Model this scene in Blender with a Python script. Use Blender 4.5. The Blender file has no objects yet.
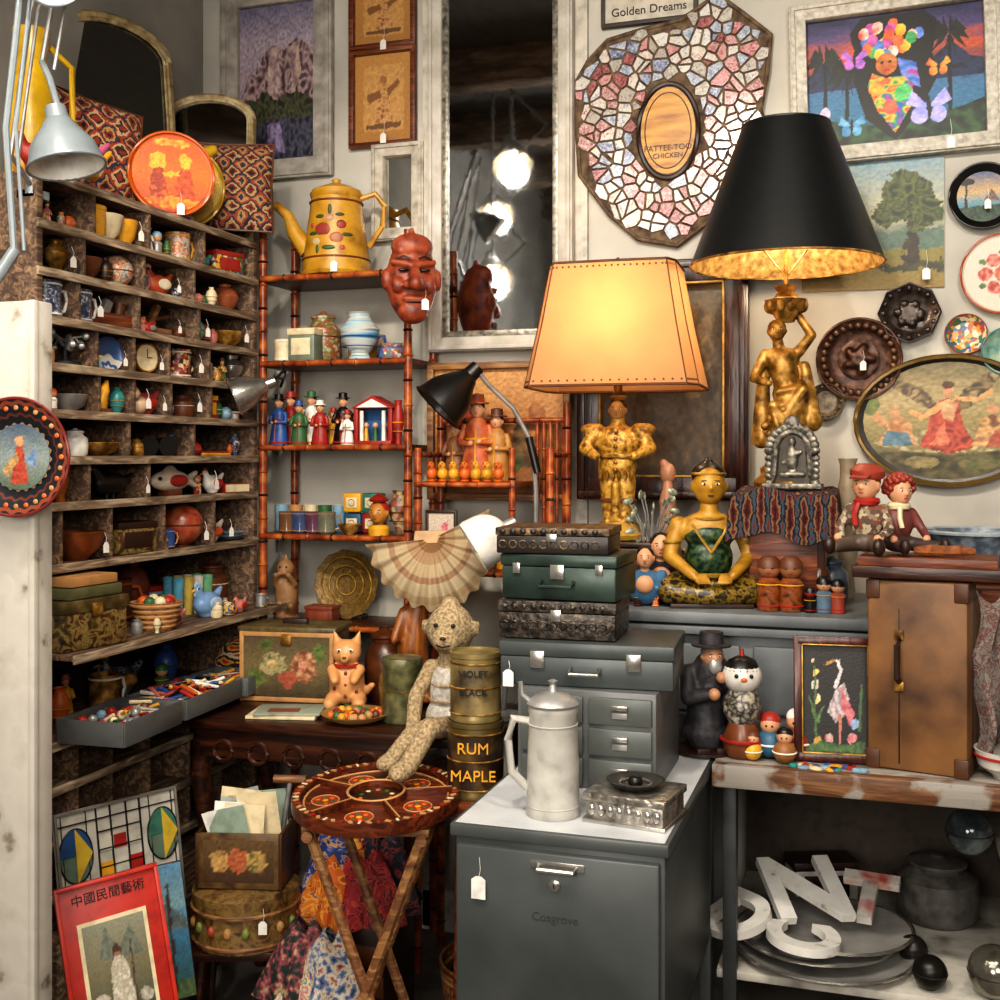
import bpy, bmesh, math, random
from mathutils import Vector, Matrix, Euler, noise as NZ
random.seed(7)
R_=math.radians
YAW=R_(18); CS=math.cos(YAW); SN=math.sin(YAW); F=1150.; H=1.45; HY=455.
# survey helpers: measured sight-line -> room coordinates on a known real plane
def ray(px): t=(px-500)/F; return (-SN+t*CS, CS+t*SN)
def oy(px,y): a=ray(px); s=y/a[1]; return s*a[0],s
def ox(px,x): a=ray(px); s=x/a[0]; return s*a[1],s
def zz(py,d): return H-(py-HY)/F*d
BACK=3.3; LEFT=-2.1
# ---------------------------------------------------------------- materials
def hx(h):
    if not isinstance(h,str): return tuple(h)+(1,) if len(h)==3 else h
    h=h.lstrip('#'); c=[int(h[i:i+2],16)/255 for i in (0,2,4)]
    return tuple((x/12.92) if x<=.04045 else ((x+.055)/1.055)**2.4 for x in c)+(1,)
_M={}
def base(key,rough,metal):
    m=bpy.data.materials.new(key); m.use_nodes=True; nt=m.node_tree; b=nt.nodes['Principled BSDF']
    b.inputs['Roughness'].default_value=rough; b.inputs['Metallic'].default_value=metal
    return m,nt,b
def nd(nt,t,**k):
    n=nt.nodes.new(t)
    for a,v in k.items():
        if a in n.inputs: n.inputs[a].default_value=v
        else: setattr(n,a,v)
    return n
def ramp(nt,fac,cols,const=False,pos=None):
    r=nt.nodes.new('ShaderNodeValToRGB'); cr=r.color_ramp; n=len(cols)
    if const: cr.interpolation='CONSTANT'
    while len(cr.elements)<n: cr.elements.new(.5)
    for i,c in enumerate(cols):
        cr.elements[i].position=pos[i] if pos else (i/n if const else i/max(1,n-1)); 
    for i,c in enumerate(cols): cr.elements[i].color=hx(c)
    nt.links.new(fac,r.inputs[0]); return r.outputs[0]
def tc(nt,sc=(1,1,1),rot=(0,0,0)):
    t=nt.nodes.new('ShaderNodeTexCoord'); mp=nt.nodes.new('ShaderNodeMapping')
    mp.inputs['Scale'].default_value=sc; mp.inputs['Rotation'].default_value=rot
    nt.links.new(t.outputs['Object'],mp.inputs[0]); return mp.outputs[0]
def bumpit(nt,b,h,s,d=.004):
    bp=nd(nt,'ShaderNodeBump',Strength=s,Distance=d); nt.links.new(h,bp.inputs['Height']); nt.links.new(bp.outputs[0],b.inputs['Normal'])
def dark(c,k): c=hx(c); return (c[0]*k,c[1]*k,c[2]*k,1)
def P(h,rough=.5,metal=0,var=.3,sc=30,bump=.15):
    key=('P',h,rough,metal,var,sc,bump)
    if key in _M: return _M[key]
    m,nt,b=base('paint_'+str(h).strip('#'),rough,metal)
    n=nd(nt,'ShaderNodeTexNoise',Scale=sc,Detail=6.); nt.links.new(tc(nt),n.inputs[0])
    c=ramp(nt,n.outputs[0],[dark(h,1-var),h,dark(h,1+var*.5)],pos=[.3,.5,.75])
    nt.links.new(c,b.inputs['Base Color'])
    if bump: bumpit(nt,b,n.outputs[0],bump)
    _M[key]=m; return m
def N(cols,sc=20,rough=.5,metal=0,det=6,dist=0,bump=.2,sv=(1,1,1),pos=None):
    key=('N',tuple(cols),sc,rough,metal,det,dist,bump,sv)
    if key in _M: return _M[key]
    m,nt,b=base('mottle',rough,metal)
    n=nd(nt,'ShaderNodeTexNoise',Scale=sc,Detail=float(det),Distortion=float(dist)); nt.links.new(tc(nt,sv),n.inputs[0])
    k=len(cols)
    c=ramp(nt,n.outputs[0],cols,pos=pos or [.3+.4*i/(k-1) for i in range(k)])
    nt.links.new(c,b.inputs['Base Color'])
    if bump: bumpit(nt,b,n.outputs[0],bump)
    _M[key]=m; return m
def WD(c1,c2,sc=6,axis='X',rough=.5,worn=None):
    key=('W',c1,c2,sc,axis,rough,worn)
    if key in _M: return _M[key]
    m,nt,b=base('wood',rough,0)
    s={'X':(1,9,9),'Y':(9,1,9),'Z':(9,9,1)}[axis]
    n=nd(nt,'ShaderNodeTexNoise',Scale=float(sc),Detail=8.,Distortion=1.2); nt.links.new(tc(nt,s),n.inputs[0])
    c=ramp(nt,n.outputs[0],[dark(c1,.5),c1,c2],pos=[.3,.47,.7])
    if worn:
        n2=nd(nt,'ShaderNodeTexNoise',Scale=11.,Detail=8.); nt.links.new(tc(nt),n2.inputs[0])
        f=ramp(nt,n2.outputs[0],['000000','ffffff'],pos=[.5,.56])
        mx=nd(nt,'ShaderNodeMixRGB'); nt.links.new(f,mx.inputs[0]); nt.links.new(c,mx.inputs[1]); mx.inputs[2].default_value=hx(worn); c=mx.outputs[0]
    nt.links.new(c,b.inputs['Base Color']); bumpit(nt,b,n.outputs[0],.3)
    _M[key]=m; return m
def V(cols,sc=40,rough=.4,metal=0,bump=.3):
    key=('V',tuple(cols),sc,rough,metal)
    if key in _M: return _M[key]
    m,nt,b=base('patchwork',rough,metal); co=tc(nt)
    v=nd(nt,'ShaderNodeTexVoronoi',Scale=float(sc)); nt.links.new(co,v.inputs['Vector'])
    sp=nt.nodes.new('ShaderNodeSeparateColor'); nt.links.new(v.outputs['Color'],sp.inputs[0])
    c=ramp(nt,sp.outputs[0],cols,True)
    nt.links.new(c,b.inputs['Base Color']); bumpit(nt,b,v.outputs['Distance'],bump)
    _M[key]=m; return m
def KL(cols,sc=8,plane='xz',rough=.9,nzk=.4):
    key=('K',tuple(cols),sc,plane)
    if key in _M: return _M[key]
    m,nt,b=base('kilim',rough,0); co=tc(nt,(sc,sc,sc))
    sp=nt.nodes.new('ShaderNodeSeparateXYZ'); nt.links.new(co,sp.inputs[0]); outs=[]
    for ch in plane:
        o=sp.outputs['xyz'.index(ch)]
        f=nd(nt,'ShaderNodeMath',operation='FRACT'); nt.links.new(o,f.inputs[0])
        g=nd(nt,'ShaderNodeMath',operation='SUBTRACT'); nt.links.new(f.outputs[0],g.inputs[0]); g.inputs[1].default_value=.5
        a=nd(nt,'ShaderNodeMath',operation='ABSOLUTE'); nt.links.new(g.outputs[0],a.inputs[0]); outs.append(a.outputs[0])
    s=nd(nt,'ShaderNodeMath',operation='ADD'); nt.links.new(outs[0],s.inputs[0]); nt.links.new(outs[1],s.inputs[1])
    nz=nd(nt,'ShaderNodeTexNoise',Scale=60.); nt.links.new(tc(nt),nz.inputs[0])
    s2=nd(nt,'ShaderNodeMath',operation='MULTIPLY_ADD'); nt.links.new(nz.outputs[0],s2.inputs[0]); s2.inputs[1].default_value=nzk; nt.links.new(s.outputs[0],s2.inputs[2])
    s3=nd(nt,'ShaderNodeMath',operation='SUBTRACT'); nt.links.new(s2.outputs[0],s3.inputs[0]); s3.inputs[1].default_value=nzk*.45
    nt.links.new(ramp(nt,s3.outputs[0],cols,True),b.inputs['Base Color']); bumpit(nt,b,nz.outputs[0],.6)
    _M[key]=m; return m
def RG(cols,pos,R,n=0,amp=.03,rough=.35,metal=0,plane='xz'):
    key=('R',tuple(cols),tuple(pos),R,n,amp,plane)
    if key in _M: return _M[key]
    m,nt,b=base('rings',rough,metal); co=tc(nt)
    sp=nt.nodes.new('ShaderNodeSeparateXYZ'); nt.links.new(co,sp.inputs[0])
    A=sp.outputs['xyz'.index(plane[0])]; Bq=sp.outputs['xyz'.index(plane[1])]
    cb=nt.nodes.new('ShaderNodeCombineXYZ'); nt.links.new(A,cb.inputs[0]); nt.links.new(Bq,cb.inputs[1])
    ln=nd(nt,'ShaderNodeVectorMath',operation='LENGTH'); nt.links.new(cb.outputs[0],ln.inputs[0])
    q=nd(nt,'ShaderNodeMath',operation='MULTIPLY'); nt.links.new(ln.outputs['Value'],q.inputs[0]); q.inputs[1].default_value=1/R; fac=q.outputs[0]
    if n:
        at=nd(nt,'ShaderNodeMath',operation='ARCTAN2'); nt.links.new(Bq,at.inputs[0]); nt.links.new(A,at.inputs[1])
        mu=nd(nt,'ShaderNodeMath',operation='MULTIPLY'); nt.links.new(at.outputs[0],mu.inputs[0]); mu.inputs[1].default_value=float(n)
        si=nd(nt,'ShaderNodeMath',operation='SINE'); nt.links.new(mu.outputs[0],si.inputs[0])
        ma=nd(nt,'ShaderNodeMath',operation='MULTIPLY_ADD'); nt.links.new(si.outputs[0],ma.inputs[0]); ma.inputs[1].default_value=amp; nt.links.new(fac,ma.inputs[2]); fac=ma.outputs[0]
    nt.links.new(ramp(nt,fac,cols,True,pos),b.inputs['Base Color'])
    _M[key]=m; return m
def EM(h,st):
    key=('E',h,st)
    if key in _M: return _M[key]
    m,nt,b=base('glow',.5,0); b.inputs['Base Color'].default_value=hx(h); b.inputs['Emission Color'].default_value=hx(h); b.inputs['Emission Strength'].default_value=st
    _M[key]=m; return m
def SHADE(h,h2,name):
    m,nt,b=base(name,.7,0)
    n=nd(nt,'ShaderNodeTexNoise',Scale=14.,Detail=6.); nt.links.new(tc(nt),n.inputs[0])
    c=ramp(nt,n.outputs[0],[dark(h,.85),h],pos=[.35,.65])
    nt.links.new(c,b.inputs['Base Color'])
    t=nt.nodes.new('ShaderNodeBsdfTranslucent'); t.inputs[0].default_value=hx(h2)
    mx=nd(nt,'ShaderNodeMixShader'); mx.inputs[0].default_value=.4
    nt.links.new(b.outputs[0],mx.inputs[1]); nt.links.new(t.outputs[0],mx.inputs[2])
    nt.links.new(mx.outputs[0],nt.nodes['Material Output'].inputs[0]); return m
def CANV():
    if 'CV' in _M: return _M['CV']
    m,nt,b=base('painted_canvas',.5,0); a=nt.nodes.new('ShaderNodeAttribute'); a.attribute_name='Col'; nt.links.new(a.outputs['Color'],b.inputs['Base Color'])
    n=nd(nt,'ShaderNodeTexNoise',Scale=180.,Detail=4.); nt.links.new(tc(nt),n.inputs[0]); bumpit(nt,b,n.outputs[0],.3,.002); _M['CV']=m; return m
GOLD=N(['2c1a06','8a6220','d0a45c'],35,.45,.5,bump=.4)
GOLDP=N(['5a3e10','9c7828','c09c4c'],30,.45,.3)
BLK=P('0e0d0d',.35); BLKM=P('161413',.6); WHT=P('dcd8d0',.4); CRM=P('d0c09c',.5); SILV=P('b9b6b0',.25,.9)
PEW=P('9d9c9a',.45,.6); GREY=P('5e6060',.42,.3,var=.15); DGREY=P('3e4142',.45,.3,var=.2)
RED=P('94231a',.45); ORG=P('c05c1e',.45); YEL=P('cc9424',.45); BLU=P('2c4f8c',.4); TEAL=P('2f7d7a',.4); GRN=P('2f5c33',.5); PINK=P('b86c64',.5)
BRN=P('5a3018',.5); DBR=P('2a160c',.45); TAN=P('ac7e4c',.6); SKIN=P('c4906c',.5,var=.1); LBL=P('7a9db0',.4)
DW=WD('2a140b','4a2614',5,'X',.35); DWZ=WD('2a140b','4a2614',5,'Z',.35); RW=WD('5b2a14','8a4a24',6,'X',.45); UW=WD('4e3a2c','8c7054',7,'Y',.7); UWE=WD('786450','bcaa90',7,'Y',.7)
BAM=N(['4a1c0c','8c401c','b46a2c'],28,.3,0); LW=WD('70482a','a07848',6,'X',.5)
# ---------------------------------------------------------------- mesh builder
class B:
    def __init__(s,name):
        s.name=name; s.v=[]; s.f=[]; s.mi=[]; s.mats=[]; s.M=Matrix(); s.col={}
    def m_(s,m):
        if m not in s.mats: s.mats.append(m)
        return s.mats.index(m)
    def add(s,bm,m,X=None):
        X=s.M@(X or Matrix()); o=len(s.v); i=s.m_(m); bm.verts.index_update()
        s.v+= [tuple(X@v.co) for v in bm.verts]
        for f in bm.faces: s.f.append(tuple(o+v.index for v in f.verts)); s.mi.append(i)
        bm.free()
    def merge(s,o,X):
        k=len(s.v); s.v+=[tuple(X@Vector(v)) for v in o.v]; mp=[s.m_(m) for m in o.mats]
        s.f+=[tuple(k+i for i in f) for f in o.f]; s.mi+=[mp[i] for i in o.mi]
    def canvas(s,w,h,y,fn,nx,ny,c=(0,0),ellipse=False):
        o=len(s.v); i_=s.m_(CANV())
        for j in range(ny+1):
            for i in range(nx+1):
                u=-1+2*i/nx; v=-1+2*j/ny; x,z=u,v
                if ellipse: x=u*math.sqrt(1-v*v/2); z=v*math.sqrt(1-u*u/2)
                s.v.append((c[0]+x*w,y,c[1]+z*h)); s.col[len(s.v)-1]=fn(x,z)
        for j in range(ny):
            for i in range(nx): a=o+j*(nx+1)+i; s.f.append((a,a+1,a+nx+2,a+nx+1)); s.mi.append(i_)
    def box(s,c,d,m,r=(0,0,0),bev=None):
        bm=bmesh.new(); bmesh.ops.create_cube(bm,size=1)
        for v in bm.verts: v.co=Vector((v.co.x*d[0],v.co.y*d[1],v.co.z*d[2]))
        b=min(d)*.12 if bev is None else bev; b=min(b,.01,min(d)*.45)
        if b>0: bmesh.ops.bevel(bm,geom=bm.edges[:],offset=b,segments=2,profile=.5,affect='EDGES')
        s.add(bm,m,Matrix.Translation(c)@Euler(r).to_matrix().to_4x4())
    def cyl(s,a,b,r0,r1,m,seg=14):
        a=Vector(a); b=Vector(b); L=(b-a).length
        if L<1e-6: return
        bm=bmesh.new(); bmesh.ops.create_cone(bm,cap_ends=True,segments=seg,radius1=max(r0,1e-4),radius2=max(r1,1e-4),depth=L)
        q=Vector((0,0,1)).rotation_difference((b-a).normalized())
        s.add(bm,m,Matrix.Translation((a+b)/2)@q.to_matrix().to_4x4())
    def lathe(s,prof,m,c=(0,0,0),seg=32,sx=1,sy=1,r=(0,0,0),wob=0,nw=0,cap=True):
        bm=bmesh.new(); rows=[]
        for (rr,z) in prof:
            row=[]
            for i in range(seg):
                a=2*math.pi*i/seg; q=rr*(1+wob*math.sin(nw*a)); row.append(bm.verts.new((q*math.cos(a)*sx,q*math.sin(a)*sy,z)))
            rows.append(row)
        for j in range(len(rows)-1):
            for i in range(seg):
                k=(i+1)%seg; bm.faces.new((rows[j][i],rows[j][k],rows[j+1][k],rows[j+1][i]))
        if cap and prof[0][0]>1e-5: bm.faces.new(rows[0][::-1])
        bmesh.ops.remove_doubles(bm,verts=bm.verts[:],dist=1e-6)
        s.add(bm,m,Matrix.Translation(c)@Euler(r).to_matrix().to_4x4())
    def ell(s,c,r,m,rot=(0,0,0),u=18,v=12):
        if not hasattr(r,'__len__'): r=(r,r,r)
        bm=bmesh.new(); bmesh.ops.create_uvsphere(bm,u_segments=u,v_segments=v,radius=1)
        for q in bm.verts: q.co=Vector((q.co.x*r[0],q.co.y*r[1],q.co.z*r[2]))
        s.add(bm,m,Matrix.Translation(c)@Euler(rot).to_matrix().to_4x4())
    def tube(s,pts,r,m,seg=8,closed=False):
        pts=[Vector(p) for p in pts]; n=len(pts); bm=bmesh.new(); rows=[]; up=Vector((.123,.35,.93)).normalized()
        for i,p in enumerate(pts):
            a=pts[(i-1)%n] if (i>0 or closed) else p; b=pts[(i+1)%n] if (i<n-1 or closed) else p
            t=(b-a).normalized(); x=t.cross(up).normalized() if abs(t.dot(up))<.99 else t.cross(Vector((1,0,0))).normalized(); y=t.cross(x)
            rr=r[i] if hasattr(r,'__len__') else r
            rows.append([bm.verts.new(p+x*rr*math.cos(2*math.pi*k/seg)+y*rr*math.sin(2*math.pi*k/seg)) for k in range(seg)])
        for j in range(n if closed else n-1):
            A=rows[j]; C=rows[(j+1)%n]
            for k in range(seg): bm.faces.new((A[k],A[(k+1)%seg],C[(k+1)%seg],C[k]))
        if not closed: bm.faces.new(rows[0][::-1]); bm.faces.new(rows[-1])
        s.add(bm,m)
    def ring(s,c,R,r,m,plane='xy',n=32,seg=6,sx=1,sy=1):
        P_=[]
        for i in range(n):
            a=2*math.pi*i/n; u=R*sx*math.cos(a); w=R*sy*math.sin(a)
            P_.append(Vector(c)+(Vector((u,w,0)) if plane=='xy' else Vector((u,0,w)) if plane=='xz' else Vector((0,u,w))))
        s.tube(P_,r,m,seg,True)
    def prism(s,poly,y0,th,m):
        bm=bmesh.new(); a=[bm.verts.new((x,y0,z)) for x,z in poly]; b=[bm.verts.new((x,y0+th,z)) for x,z in poly]
        bm.faces.new(a); bm.faces.new(b[::-1]); n=len(poly)
        for i in range(n): bm.faces.new((a[i],b[i],b[(i+1)%n],a[(i+1)%n]))
        bmesh.ops.recalc_face_normals(bm,faces=bm.faces[:]); s.add(bm,m)
    def disc(s,c,rx,rz,y0,th,m,n=32):
        s.prism([(c[0]+rx*math.cos(2*math.pi*i/n),c[1]+rz*math.sin(2*math.pi*i/n)) for i in range(n)],y0,th,m)
    def blob(s,parts,m,vox=.006,sm=3):
        bm=bmesh.new()
        for p in parts:
            if p[0]=='s':
                r=p[2] if hasattr(p[2],'__len__') else (p[2],)*3
                X=Matrix.Translation(p[1])@(Euler(p[3]).to_matrix().to_4x4() if len(p)>3 else Matrix())@Matrix.Diagonal((r[0],r[1],r[2],1))
                bmesh.ops.create_uvsphere(bm,u_segments=16,v_segments=10,radius=1,matrix=X)
            else:
                a=Vector(p[1]); b=Vector(p[2]); L=(b-a).length
                q=Vector((0,0,1)).rotation_difference((b-a).normalized()) if L>1e-6 else None
                if q: bmesh.ops.create_cone(bm,cap_ends=True,segments=14,radius1=p[3],radius2=p[4],depth=L,matrix=Matrix.Translation((a+b)/2)@q.to_matrix().to_4x4())
                bmesh.ops.create_uvsphere(bm,u_segments=14,v_segments=8,radius=p[3],matrix=Matrix.Translation(a))
                bmesh.ops.create_uvsphere(bm,u_segments=14,v_segments=8,radius=p[4],matrix=Matrix.Translation(b))
        me=bpy.data.meshes.new('t'); bm.to_mesh(me); bm.free(); ob=bpy.data.objects.new('t',me); bpy.context.scene.collection.objects.link(ob)
        d=ob.modifiers.new('r','REMESH'); d.mode='VOXEL'; d.voxel_size=vox
        if sm: q=ob.modifiers.new('s','SMOOTH'); q.iterations=sm; q.factor=.6
        dg=bpy.context.evaluated_depsgraph_get(); e=ob.evaluated_get(dg); m2=e.to_mesh(); b2=bmesh.new(); b2.from_mesh(m2); e.to_mesh_clear()
        bpy.data.objects.remove(ob); s.add(b2,m)
    def text(s,body,size,m,c=(0,0,0),ext=.001,bold=0,r=(math.pi/2,0,0)):
        cu=bpy.data.curves.new('t','FONT'); cu.body=body; cu.size=size; cu.extrude=ext; cu.offset=bold; cu.align_x='CENTER'; cu.align_y='CENTER'
        ob=bpy.data.objects.new('t',cu); bpy.context.scene.collection.objects.link(ob)
        dg=bpy.context.evaluated_depsgraph_get(); e=ob.evaluated_get(dg); m2=e.to_mesh(); b2=bmesh.new(); b2.from_mesh(m2); e.to_mesh_clear(); bpy.data.objects.remove(ob)
        s.add(b2,m,Matrix.Translation(c)@Euler(r).to_matrix().to_4x4())
    def tag(s,c,L=.05,sz=.022):
        s.tube([c,(c[0]+.003,c[1]-.003,c[2]-L*.6),(c[0],c[1]-.004,c[2]-L)],.0006,WHT,4)
        x,y,z=c; z-=L; w=sz*.45
        s.prism([(x-w,z-sz*1.3),(x+w,z-sz*1.3),(x+w,z-.004),(x+w*.4,z+.002),(x-w*.4,z+.002),(x-w,z-.004)],y-.006,.0012,WHT)
    def head(s,c,r,skin,hair=None,vox=None,nose=1,lips=None):
        x,y,z=c
        s.blob([('s',c,(r*.8,r*.88,r)),('s',(x,y-r*.3,z-r*.45),(r*.5,r*.5,r*.45)),('c',(x,y-r*.82,z+r*.1),(x,y-r*.95*nose,z-r*.14),r*.08,r*.12),
            ('s',(x-r*.82,y,z-.05*r),(r*.12,r*.2,r*.27)),('s',(x+r*.82,y,z-.05*r),(r*.12,r*.2,r*.27)),('c',(x,y+.1*r,z-.6*r),(x,y+.1*r,z-1.3*r),r*.4,r*.42)],skin,vox or r*.11,2)
        for q in (-1,1):
            s.ell((x+q*r*.31,y-r*.74,z+r*.1),(r*.14,r*.09,r*.07),WHT,u=10,v=6); s.ell((x+q*r*.31,y-r*.80,z+r*.1),(r*.065,r*.05,r*.065),BLK,u=8,v=6)
            s.ell((x+q*r*.31,y-r*.77,z+r*.27),(r*.18,r*.05,r*.025),DBR,u=8,v=6)
        s.ell((x,y-r*.82,z-r*.45),(r*.17,r*.07,r*.045),lips or RED,u=10,v=6)
        if hair: s.blob([('s',(x,y+r*.16,z+r*.22),(r*.88,r*.86,r*.88)),('s',(x,y+r*.35,z-r*.1),(r*.8,r*.6,r*.7))],hair,r*.15,2)
    def done(s,loc=(0,0,0),rz=0,rot=None,ang=38,sc=1):
        me=bpy.data.meshes.new(s.name); me.from_pydata([(a*sc,b*sc,c*sc) for a,b,c in s.v] if sc!=1 else s.v,[],s.f)
        for m in s.mats: me.materials.append(m)
        me.polygons.foreach_set('material_index',s.mi); me.polygons.foreach_set('use_smooth',[True]*len(s.f))
        if s.col:
            at=me.color_attributes.new('Col','FLOAT_COLOR','POINT'); buf=[1.0]*(4*len(s.v))
            for i,c in s.col.items(): buf[4*i:4*i+3]=c[:3]
            at.data.foreach_set('color',buf)
        me.update()
        try: me.set_sharp_from_angle(angle=R_(ang))
        except Exception: pass
        ob=bpy.data.objects.new(s.name,me); bpy.context.scene.collection.objects.link(ob); ob.location=loc
        ob.rotation_euler=rot if rot else (0,0,R_(rz)); return ob
# ---------------------------------------------------------------- painting function (procedural brushwork in vertex colour)
def inside(x,z,pl):
    c=False; n=len(pl)
    for i in range(n):
        x1,z1=pl[i]; x2,z2=pl[i-1]
        if (z1>z)!=(z2>z) and x<(x2-x1)*(z-z1)/(z2-z1)+x1: c=not c
    return c
def painter(bg,layers,wob=.04,fr=4,brush=.25,bs=16):
    bgc=[(v,hx(h)) for v,h in bg]; LY=[(L[0],L[1:-1],[hx(q) for q in (L[-1] if isinstance(L[-1],(list,tuple)) else [L[-1],L[-1]])]) for L in layers]
    def f(u,v):
        w=NZ.noise_vector(Vector((u*fr,v*fr,3.1))); w2=NZ.noise_vector(Vector((u*fr*4,v*fr*4,7.7))); U=u+w.x*wob+w2.x*wob*.5; W=v+w.y*wob+w2.y*wob*.5
        t=W+.15*NZ.noise(Vector((u*3,v*9,1))); c=bgc[0][1]
        for (a,ca),(b,cb) in zip(bgc,bgc[1:]):
            if t>=a: k=min(1,(t-a)/(b-a)); c=tuple(ca[i]*(1-k)+cb[i]*k for i in range(3))
        for n_,(k,p,cs) in enumerate(LY):
            hit=(((U-p[0])/p[2])**2+((W-p[1])/p[3])**2<1) if k=='e' else inside(U,W,p[0])
            if hit:
                q=max(0,min(.999,.5+1.1*NZ.noise(Vector((u*9+n_,v*9,n_*3.3)))))*(len(cs)-1); i0=int(q); fr_=q-i0; i1=min(i0+1,len(cs)-1)
                c=tuple(cs[i0][i]*(1-fr_)+cs[i1][i]*fr_ for i in range(3))
        k=1+brush*NZ.noise(Vector((u*bs,v*bs*1.4,0)))*2+brush*NZ.noise(Vector((u*bs*3,v*bs*3,5)))
        return (max(0,c[0]*k),max(0,c[1]*k),max(0,c[2]*k))
    return f
# ---------------------------------------------------------------- room
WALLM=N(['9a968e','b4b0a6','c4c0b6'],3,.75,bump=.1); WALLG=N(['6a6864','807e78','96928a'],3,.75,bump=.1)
FLM=N(['3a3632','5e5852','7a736a'],5,.7,bump=.3); CEM=P('4b443c',.8)
def wall(n,c,d,m): b=B(n); b.box((0,0,0),d,m,bev=0); b.done(c)
wall('floor',(-.2,1.2,-.05),(4.4,5.4,.1),FLM); wall('ceiling',(-.2,1.2,3.25),(4.4,5.4,.1),CEM)
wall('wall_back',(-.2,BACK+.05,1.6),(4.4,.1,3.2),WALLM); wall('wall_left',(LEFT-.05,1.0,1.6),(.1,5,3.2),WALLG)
wall('wall_right',(2.05,1.0,1.6),(.1,5,3.2),WALLM); wall('wall_front',(-.2,-1.5,1.6),(4.4,.1,3.2),N(['5c5248','8a7c6c','b3a694'],4,.8))
for i,y in enumerate((-.9,0,.9,1.8)):
    b=B('ceiling_beam'); b.box((0,0,0),(4.1,.12,.16),WD('6a5a4c','a08870',5,'X',.8)); b.done((-.05,y,3.12))
wall('baseboard_back',(-.05,BACK-.012,.06),(4.1,.024,.12),WHT)
x,_=oy(430,BACK); wall('trim_1',(x,BACK-.012,1.6),(.03,.024,3.18),P('c4bdb0',.6))
x,_=oy(574,BACK); wall('trim_2',(x+.02,BACK-.01,1.6),(.05,.02,3.18),P('beb8ac',.6))
# ---------------------------------------------------------------- flat pictures
def frame(b,hw,hh,fw,m,th=.025,inner=None,iw=.006):
    for q in (-1,1):
        b.box((q*(hw-fw/2),-th/2,0),(fw,th,2*hh),m); b.box((0,-th/2-.0006,q*(hh-fw/2)),(2*hw-fw*.9,th,fw*.98),m)
        if inner: b.box((q*(hw-fw),-th*.55,0),(iw,th*1.05,2*(hh-fw)),inner,bev=.001); b.box((0,-th*.55-.0005,q*(hh-fw)),(2*(hw-fw),th*1.05,iw),inner,bev=.001)
        if fw>.03: b.box((q*(hw-fw*.25),-th*.62,0),(fw*.25,th*1.2,2*hh-.01),m); b.box((0,-th*.62-.0007,q*(hh-fw*.25)),(2*hw-.014,th*1.2,fw*.24),m)
def picture(name,x0,x1,y0,y1,fw,fm,bg,items,y=BACK,th=.025,inner=None,tilt=0,roll=0,tag=None,res=110,mirror=None,**kw):
    xa,_=oy(x0,y); xb,_=oy(x1,y); xc=(xa+xb)/2; _,d=oy((x0+x1)/2,y); hh=(y1-y0)/F*d/2; hw=(xb-xa)/2; f=fw/F*d
    b=B(name)
    b.box((0,-.002,0),(2*hw-.004,.004,2*hh-.004),mirror or LW,bev=0)
    if fw: frame(b,hw,hh,f,fm,th,inner)
    if not mirror: b.canvas(hw-f,hh-f,-.0055,painter(bg,items,**kw),res,int(res*hh/hw))
    if tag: b.tag((tag[0]*hw,-th-.004,tag[1]*hh))
    b.done((xc,y-.003-(hh*math.sin(R_(tilt)) if tilt else 0),zz((y0+y1)/2,d)),rot=(R_(-tilt),R_(roll),0))
picture('framed_rock_painting',224,335,-14,181,20,N(['7e7a70','98928a','b0aaa0'],22,.7),[(-1,'5a5264'),(-.2,'8a7a84'),(.5,'a294a0'),(1,'6c6880')],[
 ('p',[(-1,-.25),(-.8,.1),(-.6,.15),(-.3,.45),(-.1,.5),(.2,.42),(.5,.55),(1,.4),(1,-.4),(-1,-.4)],['3c2c34','6d545a','a8908c','54424c']),
 ('p',[(-.2,.45),(.0,.48),(.1,0),(-.1,-.3),(-.25,-.1)],['b8a098','7d646a']),('p',[(.35,.45),(.55,.5),(.65,.1),(.4,-.2)],['b0988c','7d646a']),
 ('p',[(-1,-.3),(-.4,-.1),(0,-.2),(.5,-.12),(1,-.3),(1,-.5),(-1,-.5)],['242a1e','4a4a30','1c2018']),('p',[(-1,-1),(-1,-.5),(1,-.45),(1,-1)],['1c1c28','4a4a5c','2c2a38']),
 ('p',[(-.3,-.55),(.1,-.5),(.2,-.9),(-.2,-.9)],['8d7ea0','4c4460'])],wob=.05)
for i,(a,c) in enumerate([(-28,50),(50,148)]):
    picture('framed_figure_print',352,418,a,c,5,RW,[(-1,'a07038'),(1,'b08044')],[('p',[(-.7,-.75),(-.7,.75),(.7,.75),(.7,-.75)],['c09458','b08044']),('p',[(-.3,-.6),(-.15,.1),(0,.35),(.15,.1),(.35,-.6)],['7a4a28','c89860','94643a']),('e',0,.42,.12,.1,'94643a'),('p',[(-.6,.1),(-.1,.2),(-.1,0),(-.5,-.1)],'7c5230'),('p',[(.5,.4),(.1,.2),(.15,.05),(.6,.3)],'7c5230'),('p',[(-.6,-.6),(.6,-.55),(.6,-.68),(-.6,-.7)],'6a4828')],tag=(.1,-.45),res=60,brush=.12)
MIR=P('d8d8d4',.04,1,var=.04,bump=0)
picture('distressed_small_mirror',375,427,145,242,13,N(['8c8476','b4ac9e','c8c2b6'],30,.8),None,[],th=.03,mirror=MIR)
xa,_=oy(434,BACK); xb,_=oy(577,BACK); d=oy(505,BACK)[1]; zt=2.98; zb=zz(352,d)
b=B('tall_wall_mirror'); hh=(zt-zb)/2; hw=(xb-xa)/2; b.box((0,-.012,0),(2*hw-.01,.024,2*hh-.01),P('bfb6a8',.6),bev=0)
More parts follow.
